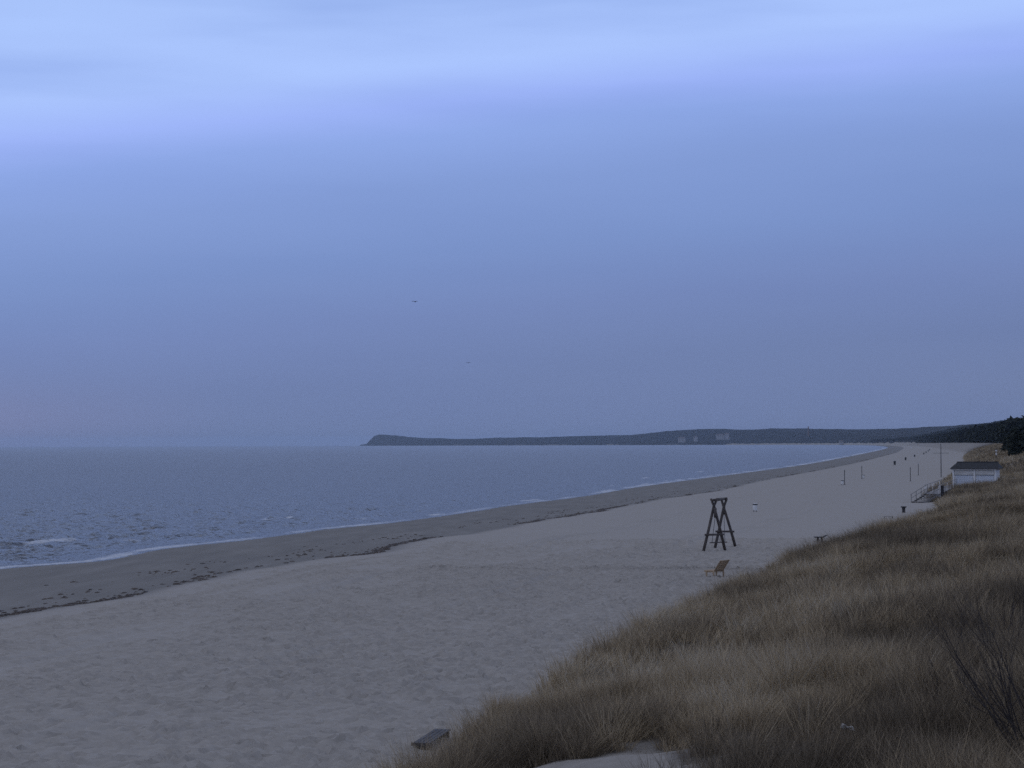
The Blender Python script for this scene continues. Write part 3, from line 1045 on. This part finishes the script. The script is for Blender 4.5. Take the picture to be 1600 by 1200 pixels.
def low_bush(px, py, z, rad, label):
    g = ground(px, py, z); g.z = gz(g.x, g.y)
    n = 420
    c = rng.normal(0, 1, (n, 3)); c /= np.linalg.norm(c, axis=1)[:, None]
    c *= (rng.uniform(.2, 1, n) ** .5)[:, None] * np.array([rad, rad * .8, rad * .62]); c[:, 2] = np.abs(c[:, 2])
    a = rng.normal(0, 1, (n, 3)); a /= np.linalg.norm(a, axis=1)[:, None]
    b = np.cross(a, rng.normal(0, 1, (n, 3))); b /= np.linalg.norm(b, axis=1)[:, None]
    sz = rng.uniform(.03, .06, n)[:, None]
    V = np.stack([c + a * sz, c + b * sz * .5, c - a * sz, c - b * sz * .5], 1).reshape(-1, 3)
    r = empty('low_bush', g)
    tag(r, label, 'bush', 'dark low bushes in the grass')
    np_mesh('foliage', V, [np.arange(n * 4).reshape(n, 4)], M['bush'], smooth=False, parent=r)
    m = MB()
    for k in range(6):
        aa = k * 1.05
        m.tube([(0, 0, -.1), (math.cos(aa) * rad * .4, math.sin(aa) * rad * .4, rad * .45)], [.012, .005], 5)
    m.build('stems', M['twig'], r)


low_bush(1424, 1084, 3.4, .34, 'larger dark leafy bush low in the dune grass')
low_bush(1400, 1096, 3.4, .2, 'tiny dark leafy bush just left of the larger one')

# scrap of white litter lying in the grass
g = ground(1325, 1184, 3.4); g.z = gz(g.x, g.y)
lt = empty('litter_scrap', (g.x, g.y, g.z + .40), 0.3)
tag(lt, 'small white crumpled scrap of litter caught in the grass', 'litter')
nv = 14
vv = []
for i in range(nv):
    for j in range(6):
        u_ = i / (nv - 1); w_ = j / 5
        vv.append(((u_ - .5) * .2, (w_ - .5) * .08 * (1 + .3 * math.sin(u_ * 9)), .02 * math.sin(u_ * 11 + w_ * 4) + .02 * math.sin(w_ * 6 + u_ * 3) + .06 * (1 - u_)))
bq = grid_quads(nv, 6)
m = MB(); m.add(vv, [tuple(q) for q in bq.tolist()]); so2 = m.build('sheet', M['white_plastic'], lt, smooth=True)
md = so2.modifiers.new('thick', 'SOLIDIFY'); md.thickness = 0.012

# ------------------------------------------------------------------ wrack line
def clumps(cx, cy, cz, lx, ly, lz, ang, seed_n=10):
    """flattened irregular mats"""
    n = len(cx)
    rings = 3
    V = []
    jit = rng.uniform(.55, 1.35, (n, seed_n, rings))
    for r_ in range(rings):
        f = (1.0, 0.62, 0.2)[r_]; hz = (-.3, .75, 1.0)[r_]
        for k in range(seed_n):
            a = 2 * math.pi * k / seed_n
            u_ = np.cos(a) * lx * f * jit[:, k, r_]; w_ = np.sin(a) * ly * f * jit[:, k, r_]
            V.append(np.stack([cx + u_ * np.cos(ang) - w_ * np.sin(ang), cy + u_ * np.sin(ang) + w_ * np.cos(ang), cz + hz * lz * jit[:, k, (r_ + 1) % 3]], -1))
    m = rings * seed_n
    V = np.stack(V, 1).reshape(-1, 3)
    i = (np.arange(n) * m)[:, None]
    q = []
    for r_ in range(rings - 1):
        for k in range(seed_n):
            k2 = (k + 1) % seed_n
            q.append(np.concatenate([i + r_ * seed_n + k, i + r_ * seed_n + k2, i + (r_ + 1) * seed_n + k2, i + (r_ + 1) * seed_n + k], 1))
    cap = np.concatenate([i + (rings - 1) * seed_n + k for k in range(seed_n)], 1)
    return V, np.concatenate(q), cap, m


n = 7500
s = s_of(60) + (np.geomspace(1, 18, n) - 1) / 17 * (s_of(1500) - s_of(60)) + rng.normal(0, 2, n)
band = fbm(s / 14.0, s * 0, 201, 3) + 0.25 * fbm(s / 3.0, s * 0, 202, 2)
ok = band > rng.uniform(-0.05, .5, n)
s = s[ok]; band = band[ok]
t = t_wrack(s) + rng.normal(0, .22, len(s)) + 0.5 * fbm(s / 6, s * 0, 203, 2)
# a thinner older line lower down and loose scraps on the wet sand
n2 = 2200
s2 = s_of(60) + (np.geomspace(1, 14, n2) - 1) / 13 * (s_of(900) - s_of(60)) + rng.normal(0, 3, n2)
t2 = t_wrack(s2) * (1 - 0.30 * rng.uniform(0.1, 1.5, n2) ** 2 * .5) + rng.normal(0, .5, n2)
ok2 = fbm(s2 / 9, t2 / 2, 207, 2) > 0.05
s2, t2 = s2[ok2], t2[ok2]
sz = np.concatenate([rng.uniform(.05, .24, len(s)) * (1 + .5 * np.clip(band, 0, 1)), rng.uniform(.05, .2, len(s2))])
s = np.concatenate([s, s2]); t = np.concatenate([t, np.clip(t2, 2.5, None)])
far_k = np.clip(s / 500, 1, 2.2)
sx, sy = shore(s); nx, ny = shore_normal(s)
x = sx + nx * t; y = sy + ny * t
z = ground_z(s, t, x, y)
V, Q, CP, mm = clumps(x, y, z, sz * 1.7 * far_k, sz * .55 * far_k, np.clip(sz * .28, .02, .08), np.arctan2(nx, -ny) + rng.normal(0, .3, len(s)))
wr = np_mesh('seaweed', V, [Q, CP], M['wrack'], {'tint': np.repeat(np.clip(rng.normal(.45, .25, len(s)), 0, 1), mm)})
tag(wr, 'dark line of washed up seaweed along the edge of the wet sand', 'seaweed', kind='stuff')

# ------------------------------------------------------------------ sea
nr_, nc_ = 900, 900
dy_ = np.concatenate([np.linspace(420, 2.0, nr_ - 60), np.geomspace(2.0, 1.02, 61)[1:]])
rad = F * H / dy_
az = np.linspace(math.radians(-24), math.radians(21), nc_)
Xs = rad[:, None] * np.sin(az)[None, :]; Ys = rad[:, None] * np.cos(az)[None, :]
Xsh = np.interp(Ys, CV[:, 1], CV[:, 0])
slope = np.interp(Ys, [0, 300, 700, 1100, 3500], [.29, .26, .22, .21, .2])
Ts = (Xs - Xsh) * np.cos(np.arctan(slope))
Ts = np.where(Ys > 3300, -400, Ts)
dr = np.gradient(rad)
spc = np.maximum(np.abs(dr)[:, None] + 0 * Xs, rad[:, None] * (az[1] - az[0]))
Zs = np.zeros_like(Xs)
shoal = sstep(-1.5, -8, Ts)
for k in range(90):
    lam = 0.8 * 10 ** rng.uniform(0, 0.72)
    th = math.radians(106 + rng.normal(0, 24))       # heading: onto the shore
    kx, ky = math.sin(th) * 2 * math.pi / lam, math.cos(th) * 2 * math.pi / lam
    amp = 0.047 * lam ** .8 / (2 * math.pi)
    spw = np.hypot(np.sin(th) * rad[:, None] * (az[1] - az[0]) + 0 * Xs, np.cos(th) * np.abs(dr)[:, None])
    w = np.clip((lam / spw - 2.0) / 2.0, 0, 1)
    ph = kx * Xs + ky * Ys + rng.uniform(0, 6.28) + 1.4 * vnoise(Xs / (lam * 4), Ys / (lam * 4), k)
    Zs += amp * w * (np.sin(ph) + 0.25 * np.cos(2 * ph))
Zs *= 0.12 + 0.88 * shoal
# low breakers running along the bars
foam = np.zeros_like(Xs)
al = Ys * 1.04
for tc_, hh, wl, thr, sd in ((-2.6, .08, .8, .0, 1), (-7.5, .13, 1.0, .20, 2), (-15.0, .15, 1.1, .30, 3), (-29, .16, 1.3, .40, 4), (-52, .2, 1.6, .5, 5)):
    wob = tc_ + 2.4 * fbm(al / 26, al * 0 + sd, 300 + sd, 3) * (1 + abs(tc_) / 25)
    g_ = fbm(al / 17, al * 0 + sd * 3.3, 310 + sd, 3)
    up = sstep(thr - .45, thr + .1, g_)
    q = (Ts - wob) / wl
    prof = np.where(q < 0, np.exp(-(q / 1.7) ** 2), np.exp(-(q / .6) ** 2))
    fade_far = np.clip((1300 - Ys) / 500, 0.25, 1)
    Zs += hh * prof * up * fade_far
    foam = np.maximum(foam, sstep(thr - .02, thr + .22, g_) * np.clip(.8 + 1.5 * fbm(Xs / 1.2, Ys / 3.5, 350 + sd, 3), 0, 1) * np.exp(-((q - .25) / .75) ** 2))
swash = np.exp(-((Ts + 0.4 + Ys / 900) / (0.7 + Ys / 450)) ** 2) * np.clip(0.7 + .9 * fbm(al / 9, al * 0, 330, 4), 0, 1)
foam = np.maximum(foam, swash)
foam *= np.where(Ys > 3300, 0, 1)
Zs += 0.02 + 0.05 * foam * sstep(-.2, .3, fbm(Xs / .5, Ys / .5, 340, 2)) * (Ys < 500)

m_sea, nt, b = new_mat('sea_water')
tc = N(nt, 'ShaderNodeTexCoord').outputs['Object']
mp = N(nt, 'ShaderNodeMapping'); mp.inputs['Rotation'].default_value = (0, 0, math.radians(12)); mp.inputs['Scale'].default_value = (1, .45, 1)
L(nt, tc, mp.inputs[0])
mp2 = N(nt, 'ShaderNodeMapping'); mp2.inputs['Rotation'].default_value = (0, 0, math.radians(14)); mp2.inputs['Scale'].default_value = (1, .10, 1)
L(nt, tc, mp2.inputs[0])
nA = noise(nt, mp.outputs[0], 0.55, 5, 0.6)
nB = noise(nt, mp.outputs[0], 2.4, 4, 0.6)
nC = noise(nt, mp2.outputs[0], 0.02, 4, 0.55)
hgt = mth(nt, 'ADD', mth(nt, 'MULTIPLY', nA, 1.0), mth(nt, 'MULTIPLY', nB, .3))
bp = N(nt, 'ShaderNodeBump'); bp.inputs['Strength'].default_value = 1.0; bp.inputs['Distance'].default_value = 0.8
L(nt, hgt, bp.inputs['Height'])
fa = N(nt, 'ShaderNodeAttribute', attribute_name='foam').outputs['Fac']
nF = noise(nt, tc, 1.7, 6, 0.7)
ff = mth(nt, 'MULTIPLY', fa, mth(nt, 'ADD', mth(nt, 'MULTIPLY', nF, 1.7), -.15))
fr_ = ramp(nt, ff, [(0.30, (0, 0, 0, 1)), (0.62, (1, 1, 1, 1))])
wc = ramp(nt, nC, [(0.35, (0.015, 0.028, 0.050, 1)), (0.7, (0.026, 0.042, 0.068, 1))])
wd = N(nt, 'ShaderNodeBsdfDiffuse'); L(nt, wc, wd.inputs['Color']); L(nt, bp.outputs[0], wd.inputs['Normal'])
wg = N(nt, 'ShaderNodeBsdfGlossy'); wg.inputs['Roughness'].default_value = 0.2; L(nt, bp.outputs[0], wg.inputs['Normal'])
wf = N(nt, 'ShaderNodeFresnel'); wf.inputs['IOR'].default_value = 1.333; L(nt, bp.outputs[0], wf.inputs['Normal'])
wm = N(nt, 'ShaderNodeMixShader'); L(nt, mth(nt, 'MINIMUM', mth(nt, 'MULTIPLY', wf.outputs[0], 1.1), 0.62), wm.inputs[0])
L(nt, wd.outputs[0], wm.inputs[1]); L(nt, wg.outputs[0], wm.inputs[2])
b.inputs['Base Color'].default_value = (0.60, 0.64, 0.70, 1)
wx_ = N(nt, 'ShaderNodeMixShader'); L(nt, fr_, wx_.inputs[0]); L(nt, wm.outputs[0], wx_.inputs[1]); L(nt, b.outputs[0], wx_.inputs[2])
L(nt, wx_.outputs[0], nt.nodes['Material Output'].inputs['Surface'])
L(nt, bp.outputs[0], b.inputs['Normal'])
b.inputs['IOR'].default_value = 1.333
b.inputs['Specular IOR Level'].default_value = 0.20
rr = mth(nt, 'ADD', mth(nt, 'MULTIPLY', fr_, .6), 0.16)
L(nt, rr, b.inputs['Roughness'])
sea = np_mesh('sea', np.stack([Xs, Ys, Zs], -1).reshape(-1, 3), [grid_quads(nr_, nc_)], m_sea, {'foam': foam})
tag(sea, 'grey blue rippled sea with small breakers along the shore', 'sea', kind='structure')

# ------------------------------------------------------------------ wooded coast across the bay
prof = np.array([(560, 694), (571, 694), (576, 688.5), (584, 681.5), (592, 679.2), (602, 679.5), (622, 682), (650, 684), (680, 685.2), (705, 686.6), (745, 686.2), (760, 685), (800, 684.6), (850, 684), (900, 682.8), (960, 681.6),
                 (1005, 680.5), (1022, 677), (1050, 674.6), (1080, 673), (1112, 671), (1140, 671.6), (1156, 674), (1180, 672), (1205, 669.8), (1228, 671), (1262, 671.6), (1300, 671.8), (1345, 673.2), (1375, 672.4), (1400, 671.2), (1440, 669.5), (1480, 668), (1520, 665)])
sh_ = np.concatenate([np.arange(s_of(2900), s_of(5200), 5.0), np.linspace(s_of(5200), TOT - 20, 2600)])
hx, hy = shore(sh_); hnx, hny = shore_normal(sh_, 900.0)
tt = np.array([40, 62, 70, 80, 95, 115, 140, 175, 220, 290, 380, 500, 640, 800, 1000, 1300, 1700])
tail = np.clip((TOT - sh_) / 1500, 0.10, 1)          # the land narrows to the headland's tip
headland_tip = np.clip((TOT - 20 - sh_) / 420, 0, 1)
TT = tt[None, :] * np.minimum(1, tail[:, None] + .12) + 90 * sstep(s_of(5200), s_of(3600), sh_)[:, None]
Xh = hx[:, None] + hnx[:, None] * TT; Yh = hy[:, None] + hny[:, None] * TT
ridge = 800 * np.minimum(1, tail[:, None] + .12)
pxh = 800 + F * Xh / Yh
ytop = np.interp(pxh, prof[:, 0], prof[:, 1]) - (1.5 * fbm(pxh / 16, pxh * 0, 405, 3) + 0.9 * fbm(pxh / 3.5, pxh * 0, 406, 2)) * sstep(600, 700, pxh)
hor = 694.6 - (pxh - 800) * math.tan(math.radians(.22))
top_z = np.clip(H + (hor - ytop) / F * Yh, 2.0, None)
fr2 = tt[None, :] / 800 + 0 * TT
top_z = top_z * (0.25 + .75 * sstep(s_of(2900), s_of(4200), sh_))[:, None]
low_front = np.minimum(13.0, top_z * .75)
sh_prof = np.where(TT < 60 * np.minimum(1, tail[:, None] + .12), 0.02, 0)
body = low_front * sstep(.07, .11, fr2) + (top_z - low_front) * sstep(.10, 1.0, fr2) ** .8
body *= sstep(2.2, 1.25, fr2) * .85 + .15
wood = sstep(.075, .1, fr2)
can = wood * (4.5 * fbm(Xh / 9, Yh / 9, 401, 2) + 6.0 * fbm(Xh / 45, Yh / 45, 402, 3) + 5.0 * fbm(Xh / 190, Yh / 190, 404, 2)) * np.clip(top_z / 45, .3, 1)
Zh = 1.6 + body + can
Zh[:, 0] = 1.2
Zh = np.maximum(Zh, .3)
tin = np.where(wood > .5, np.clip(.35 + .5 * fbm(Xh / 30, Yh / 30, 403, 3), 0, .7), np.where(sh_ > s_of(12500), .5, 1.0)[:, None])
hills = np_mesh('wooded_hills', np.stack([Xh, Yh, Zh], -1).reshape(-1, 3), [grid_quads(len(sh_), len(tt))], M['hills'], {'tint': tin})
tag(hills, 'blue hazy wooded coast ending in a low headland across the bay', 'hills', kind='structure')

# pale buildings among the far trees
def far_building(px0, px1, pyb, pyt, D, roof_col, label, tower=False):
    a = at_depth(px0, pyb, D); b_ = at_depth(px1, pyb, D); c = at_depth(px0, pyt, D)
    w = b_.x - a.x; h = c.z - a.z; dp = max(12.0, w * .5)
    r = empty('distant_building', ((a.x + b_.x) / 2, D, a.z))
    tag(r, label, 'building', 'pale buildings on the far wooded shore')
    m = MB(); m.box((0, dp / 2, h / 2 - 12), (w, dp, h + 24)); m.build('wall', M['facade_roof'] if tower else M['facade'], r)
    m = MB(); rh_ = h * (.35 if not tower else .8)
    v = [(-w / 2 - .6, -.6, h), (w / 2 + .6, -.6, h), (w / 2 + .6, dp + .6, h), (-w / 2 - .6, dp + .6, h), (-w * .38, dp / 2, h + rh_), (w * .38, dp / 2, h + rh_)]
    m.add(v, [(3, 2, 1, 0), (0, 1, 5, 4), (1, 2, 5), (2, 3, 4, 5), (3, 0, 4)]); m.build('roof', M['facade_roof'], r)
    nwin = max(2, int(w / 12))
    for k in range(nwin):
        for fl in range(max(1, int(h / 9))):
            m = MB(); m.box((-w / 2 + (k + .5) * w / nwin, -.1, 4 + fl * 8), (w / nwin * .4, .3, 3.0)); m.build('window', M['steel_post'], r)


far_building(1060, 1071, 685.8, 683.6, 12900, 0, 'low long pale building on the far shore, first from the headland')
far_building(1084, 1090, 684.2, 682.2, 12500, 0, 'small pale building on the far shore between the two longer ones')
far_building(1120, 1132, 681.0, 678.9, 11800, 0, 'wide pale building higher on the far wooded slope')
far_building(1133, 1139.5, 681.0, 677.8, 11800, 0, 'taller pale block joined beside the wide far building')
far_building(1312, 1318, 690.8, 688.6, 8300, 0, 'tiny pale building at the water end of the far beach')
far_building(1262.6, 1264.2, 674, 669.6, 10000, 0, 'thin tower poking above the far wooded ridge', True)

# ------------------------------------------------------------------ pine wood behind the dune
def forest(name, label, smin, smax, dmin, dmax, n, clumps_n, csz, hgt, cw):
    s = rng.uniform(smin, smax, n)
    edge = dmin + 7 * fbm(s / 60, s * 0, 501, 3) - 9 * sstep(s_of(640), s_of(500), s)
    d = edge + (dmax - dmin) * rng.uniform(0, 1, n) ** 1.5
    t = t_foot(s) + d
    sx, sy = shore(s); nx, ny = shore_normal(s)
    x = sx + nx * t; y = sy + ny * t
    z = ground_z(s, t, x, y)
    h = hgt * rng.uniform(.84, 1.10, n) * (1 - .25 * np.exp(-(d - edge) / 6)) + 2.2 * fbm(x / 50, y / 50, 511, 2)
    idx = np.repeat(np.arange(n), clumps_n)
    m = len(idx)
    dirv = rng.normal(0, 1, (m, 3)); dirv /= np.linalg.norm(dirv, axis=1)[:, None]
    r = rng.uniform(.15, 1, m) ** .45
    fz = rng.uniform(0, 1, m)                    # 0 low .. 1 top: broad below, narrowing unevenly to the tip
    wid = cw * (1 - fz ** 2.2 * .85) * (0.7 + .5 * rng.uniform(0, 1, m))
    ang_ = rng.uniform(0, 6.283, m)
    cx = x[idx] + np.cos(ang_) * wid * r * h[idx] / hgt
    cy = y[idx] + np.sin(ang_) * wid * r * h[idx] / hgt
    cz = z[idx] + h[idx] * (.12 + .88 * fz)
    c = np.stack([cx, cy, cz], -1)
    a = rng.normal(0, 1, (m, 3)); a[:, 2] *= .5; a /= np.linalg.norm(a, axis=1)[:, None]
    b = np.cross(a, rng.normal(0, 1, (m, 3))); b /= np.linalg.norm(b, axis=1)[:, None]
    sz = (csz * rng.uniform(.5, 1.3, m))[:, None]
    V = np.stack([c + a * sz, c + b * sz * .6, c - a * sz, c - b * sz * .6], 1).reshape(-1, 3)
    tint = np.clip(rng.normal(.4, .2, n)[idx] + rng.normal(0, .15, m), 0, 1)
    Q = np.arange(m * 4).reshape(m, 4)
    # trunks
    k4 = np.arange(4) * math.pi / 2
    tv = []
    for f, rr in ((-.05, .22), (.7, .08)):
        for q in k4:
            tv.append(np.stack([x + rr * math.cos(q), y + rr * math.sin(q), z + h * f], -1))
    TV = np.stack(tv, 1).reshape(-1, 3)
    i = (np.arange(n) * 8)[:, None] + len(V)
    TQ = np.concatenate([np.concatenate([i + q, i + (q + 1) % 4, i + 4 + (q + 1) % 4, i + 4 + q], 1) for q in range(4)])
    o = np_mesh(name, np.concatenate([V, TV]), [Q, TQ], M['pine'], {'tint': np.concatenate([np.repeat(tint, 4), np.full(len(TV), .3)])}, smooth=False)
    tag(o, label, 'wood', kind='stuff')


forest('pine_forest', 'dark dense pine wood behind the grassy dune', s_of(420), s_of(1150), 22, 95, 1100, 210, 0.75, 6.6, 2.3)
forest('distant_forest', 'hazy band of pine wood running along the far dune', s_of(1150), s_of(8200), 24, 330, 13000, 36, 1.9, 16.5, 3.8)

# ------------------------------------------------------------------ gulls
def bird(px, py, D, span, rz, label):
    p = at_depth(px, py, D)
    r = empty('gull', p, rz)
    r.rotation_euler = (0.05, 0.12, rz)
    tag(r, label, 'bird', 'birds flying over the sea')
    h = span / 2
    rings = []
    prof_ = [(-.42, .004), (-.30, .05), (-.12, .075), (.08, .08), (.22, .055), (.30, .045), (.36, .035), (.42, .006)]
    m = MB()
    m.tube([(x_ * span * .45, 0, 0) for x_, _ in prof_], [q * span * .75 for _, q in prof_], 10)
    for sd in (-1, 1):       # each wing: root, wrist, tip with thickness
        st_ = [(0, .12, -.10, .02), (.45, .16, -.07, .10), (.75, .08, -.08, .07), (1.0, -.08, -.13, .0)]
        o = len(m.v)
        for f, fr_, bk, zz in st_:
            for xx, dz in ((fr_, .008), (bk, .004), (bk, -.004), (fr_, -.008)):
                m.v.append((xx * span * .8, sd * f * h, zz * span + dz * span))
        for i in range(3):
            for k in range(4):
                a = o + i * 4 + k; b_ = o + i * 4 + (k + 1) % 4
                m.f.append((a, b_, b_ + 4, a + 4))
        m.f.append((o + 12, o + 13, o + 14, o + 15)); m.f.append((o + 3, o + 2, o + 1, o))
    m.add([(-.16 * span, -.03 * span, 0), (-.16 * span, .03 * span, 0), (-.30 * span, .06 * span, 0), (-.30 * span, -.06 * span, 0),
           (-.16 * span, -.03 * span, .01), (-.16 * span, .03 * span, .01), (-.30 * span, .06 * span, .01), (-.30 * span, -.06 * span, .01)],
          [(0, 1, 2, 3), (7, 6, 5, 4), (0, 4, 5, 1), (1, 5, 6, 2), (2, 6, 7, 3), (3, 7, 4, 0)])
    m.build('body', M['bird'], r, smooth=True)


bird(648.5, 471.5, 300, 1.15, math.radians(62), 'larger dark bird gliding higher above the headland')
bird(732, 567, 400, 1.15, math.radians(65), 'tiny dark bird flying lower and further right')

# ------------------------------------------------------------------ haze
hz = MB()
hz.box((0, 15500, 70), (36000, 37000, 148))
haze_m = bpy.data.materials.new('haze'); haze_m.use_nodes = True
nt = haze_m.node_tree
for n_ in list(nt.nodes):
    if n_.type == 'BSDF_PRINCIPLED': nt.nodes.remove(n_)
pv_ = N(nt, 'ShaderNodeVolumePrincipled')
pv_.inputs['Color'].default_value = (0.64, 0.79, 1.0, 1)
pv_.inputs['Density'].default_value = 2.8e-5
pv_.inputs['Anisotropy'].default_value = 0.0
L(nt, pv_.outputs[0], [q for q in nt.nodes if q.type == 'OUTPUT_MATERIAL'][0].inputs['Volume'])
hz = hz.build('haze', haze_m)
hz['kind'] = 'stuff'; hz['label'] = 'thin bluish morning haze over beach and sea'; hz['category'] = 'haze'

# ------------------------------------------------------------------ sky and light
w = bpy.data.worlds.new('World'); scene.world = w
w.use_nodes = True
nt = w.node_tree
bg = nt.nodes['Background']
SUN_EL, SUN_AZ = math.radians(9), math.radians(-55)        # low behind the cloud, left of the view
sky = N(nt, 'ShaderNodeTexSky', sky_type='NISHITA')
sky.sun_disc = False
sky.sun_elevation = SUN_EL
sky.sun_rotation = SUN_AZ
sky.dust_density = 2.0
tcw = N(nt, 'ShaderNodeTexCoord').outputs['Generated']
sp = N(nt, 'ShaderNodeSeparateXYZ'); L(nt, tcw, sp.inputs[0])
el = mth(nt, 'MULTIPLY', mth(nt, 'ARCSINE', sp.outputs[2]), 180 / math.pi)
az_ = mth(nt, 'MULTIPLY', mth(nt, 'ARCTAN2', sp.outputs[0], sp.outputs[1]), 180 / math.pi)
cv = N(nt, 'ShaderNodeCombineXYZ'); L(nt, mth(nt, 'MULTIPLY', az_, .055), cv.inputs[0]); L(nt, mth(nt, 'MULTIPLY', el, .42), cv.inputs[1])
wn = noise(nt, cv.outputs[0], 1.0, 4, .5)
cv2 = N(nt, 'ShaderNodeCombineXYZ'); L(nt, mth(nt, 'MULTIPLY', az_, .03), cv2.inputs[0]); L(nt, mth(nt, 'MULTIPLY', el, .13), cv2.inputs[1]); cv2.inputs[2].default_value = 4.2
wn2 = noise(nt, cv2.outputs[0], 1.0, 2, .5)
v_ = mth(nt, 'SUBTRACT', el, mth(nt, 'MULTIPLY', az_, .08))
v_ = mth(nt, 'ADD', v_, mth(nt, 'MULTIPLY', mth(nt, 'SUBTRACT', wn2, .5), 2.2))
up_ = mth(nt, 'DIVIDE', v_, 24.0, True)
sky_ramp = ramp(nt, up_, [
    (0.000, lin(112, 128, 168)),
    (0.08, lin(111, 129, 174)),
    (0.16, lin(116, 136, 187)),
    (0.25, lin(122, 147, 202)),
    (0.33, lin(131, 157, 215)),
    (0.39, lin(142, 169, 232)),
    (0.43, lin(158, 182, 250)),
    (0.48, lin(170, 197, 255)),
    (0.60, lin(168, 196, 252)),
    (0.80, lin(166, 180, 216)),
    (1.0, lin(160, 167, 189))])
streak = ramp(nt, wn, [(0.30, (0.78, 0.81, 0.88, 1)), (0.52, (1.0, 1.0, 1.0, 1)), (0.75, (1.10, 1.10, 1.07, 1))])
amt = mth(nt, 'MULTIPLY', mth(nt, 'SUBTRACT', v_, 8.0), .18, True)
one = mixc(nt, mth(nt, 'ADD', mth(nt, 'MULTIPLY', amt, .75), .18), (1, 1, 1, 1), streak)
mu = N(nt, 'ShaderNodeMix', data_type='RGBA', blend_type='MULTIPLY'); mu.inputs[0].default_value = 1
L(nt, sky_ramp, mu.inputs[6]); L(nt, one, mu.inputs[7])
# faint pink at the horizon towards the hidden sun
pk = mth(nt, 'MULTIPLY', mth(nt, 'POWER', 2.718, mth(nt, 'MULTIPLY', mth(nt, 'POWER', mth(nt, 'DIVIDE', mth(nt, 'SUBTRACT', el, .6), 1.15), 2.0), -1.0)),
         mth(nt, 'DIVIDE', mth(nt, 'SUBTRACT', -8.0, az_), 14.0, True))
addp = N(nt, 'ShaderNodeMix', data_type='RGBA', blend_type='ADD')
L(nt, pk, addp.inputs[0]); L(nt, mu.outputs[2], addp.inputs[6]); addp.inputs[7].default_value = (0.060, 0.016, 0.003, 1)
STR = 0.1
vm = N(nt, 'ShaderNodeVectorMath', operation='SCALE'); vm.inputs['Scale'].default_value = 1.0 / STR
L(nt, addp.outputs[2], vm.inputs[0])
final = mixc(nt, 0.985, sky.outputs[0], vm.outputs[0])    # a closed cloud deck over the clear sky
L(nt, final, bg.inputs['Color'])
bg.inputs['Strength'].default_value = STR

sl = bpy.data.lights.new('sun', 'SUN')
sun = bpy.data.objects.new('sun', sl); C.objects.link(sun)
sl.energy = 0.12
sl.angle = math.radians(35)
sl.color = (1.0, .93, .88)
sv = Vector((math.sin(SUN_AZ) * math.cos(SUN_EL), math.cos(SUN_AZ) * math.cos(SUN_EL), math.sin(SUN_EL)))
sun.rotation_euler = sv.to_track_quat('Z', 'Y').to_euler()
sun.location = (-60, 40, 60)

# ------------------------------------------------------------------ render settings
scene.view_settings.view_transform = 'Standard'
scene.view_settings.look = 'None'
scene.view_settings.exposure = 0.0
scene.view_settings.gamma = 1.0
scene.view_settings.use_curve_mapping = False
scene.render.engine = 'CYCLES'
scene.cycles.max_bounces = 5
scene.cycles.diffuse_bounces = 3
scene.cycles.glossy_bounces = 3
scene.cycles.volume_bounces = 1
scene.cycles.use_denoising = False
scene.cycles.filter_width = 1.5
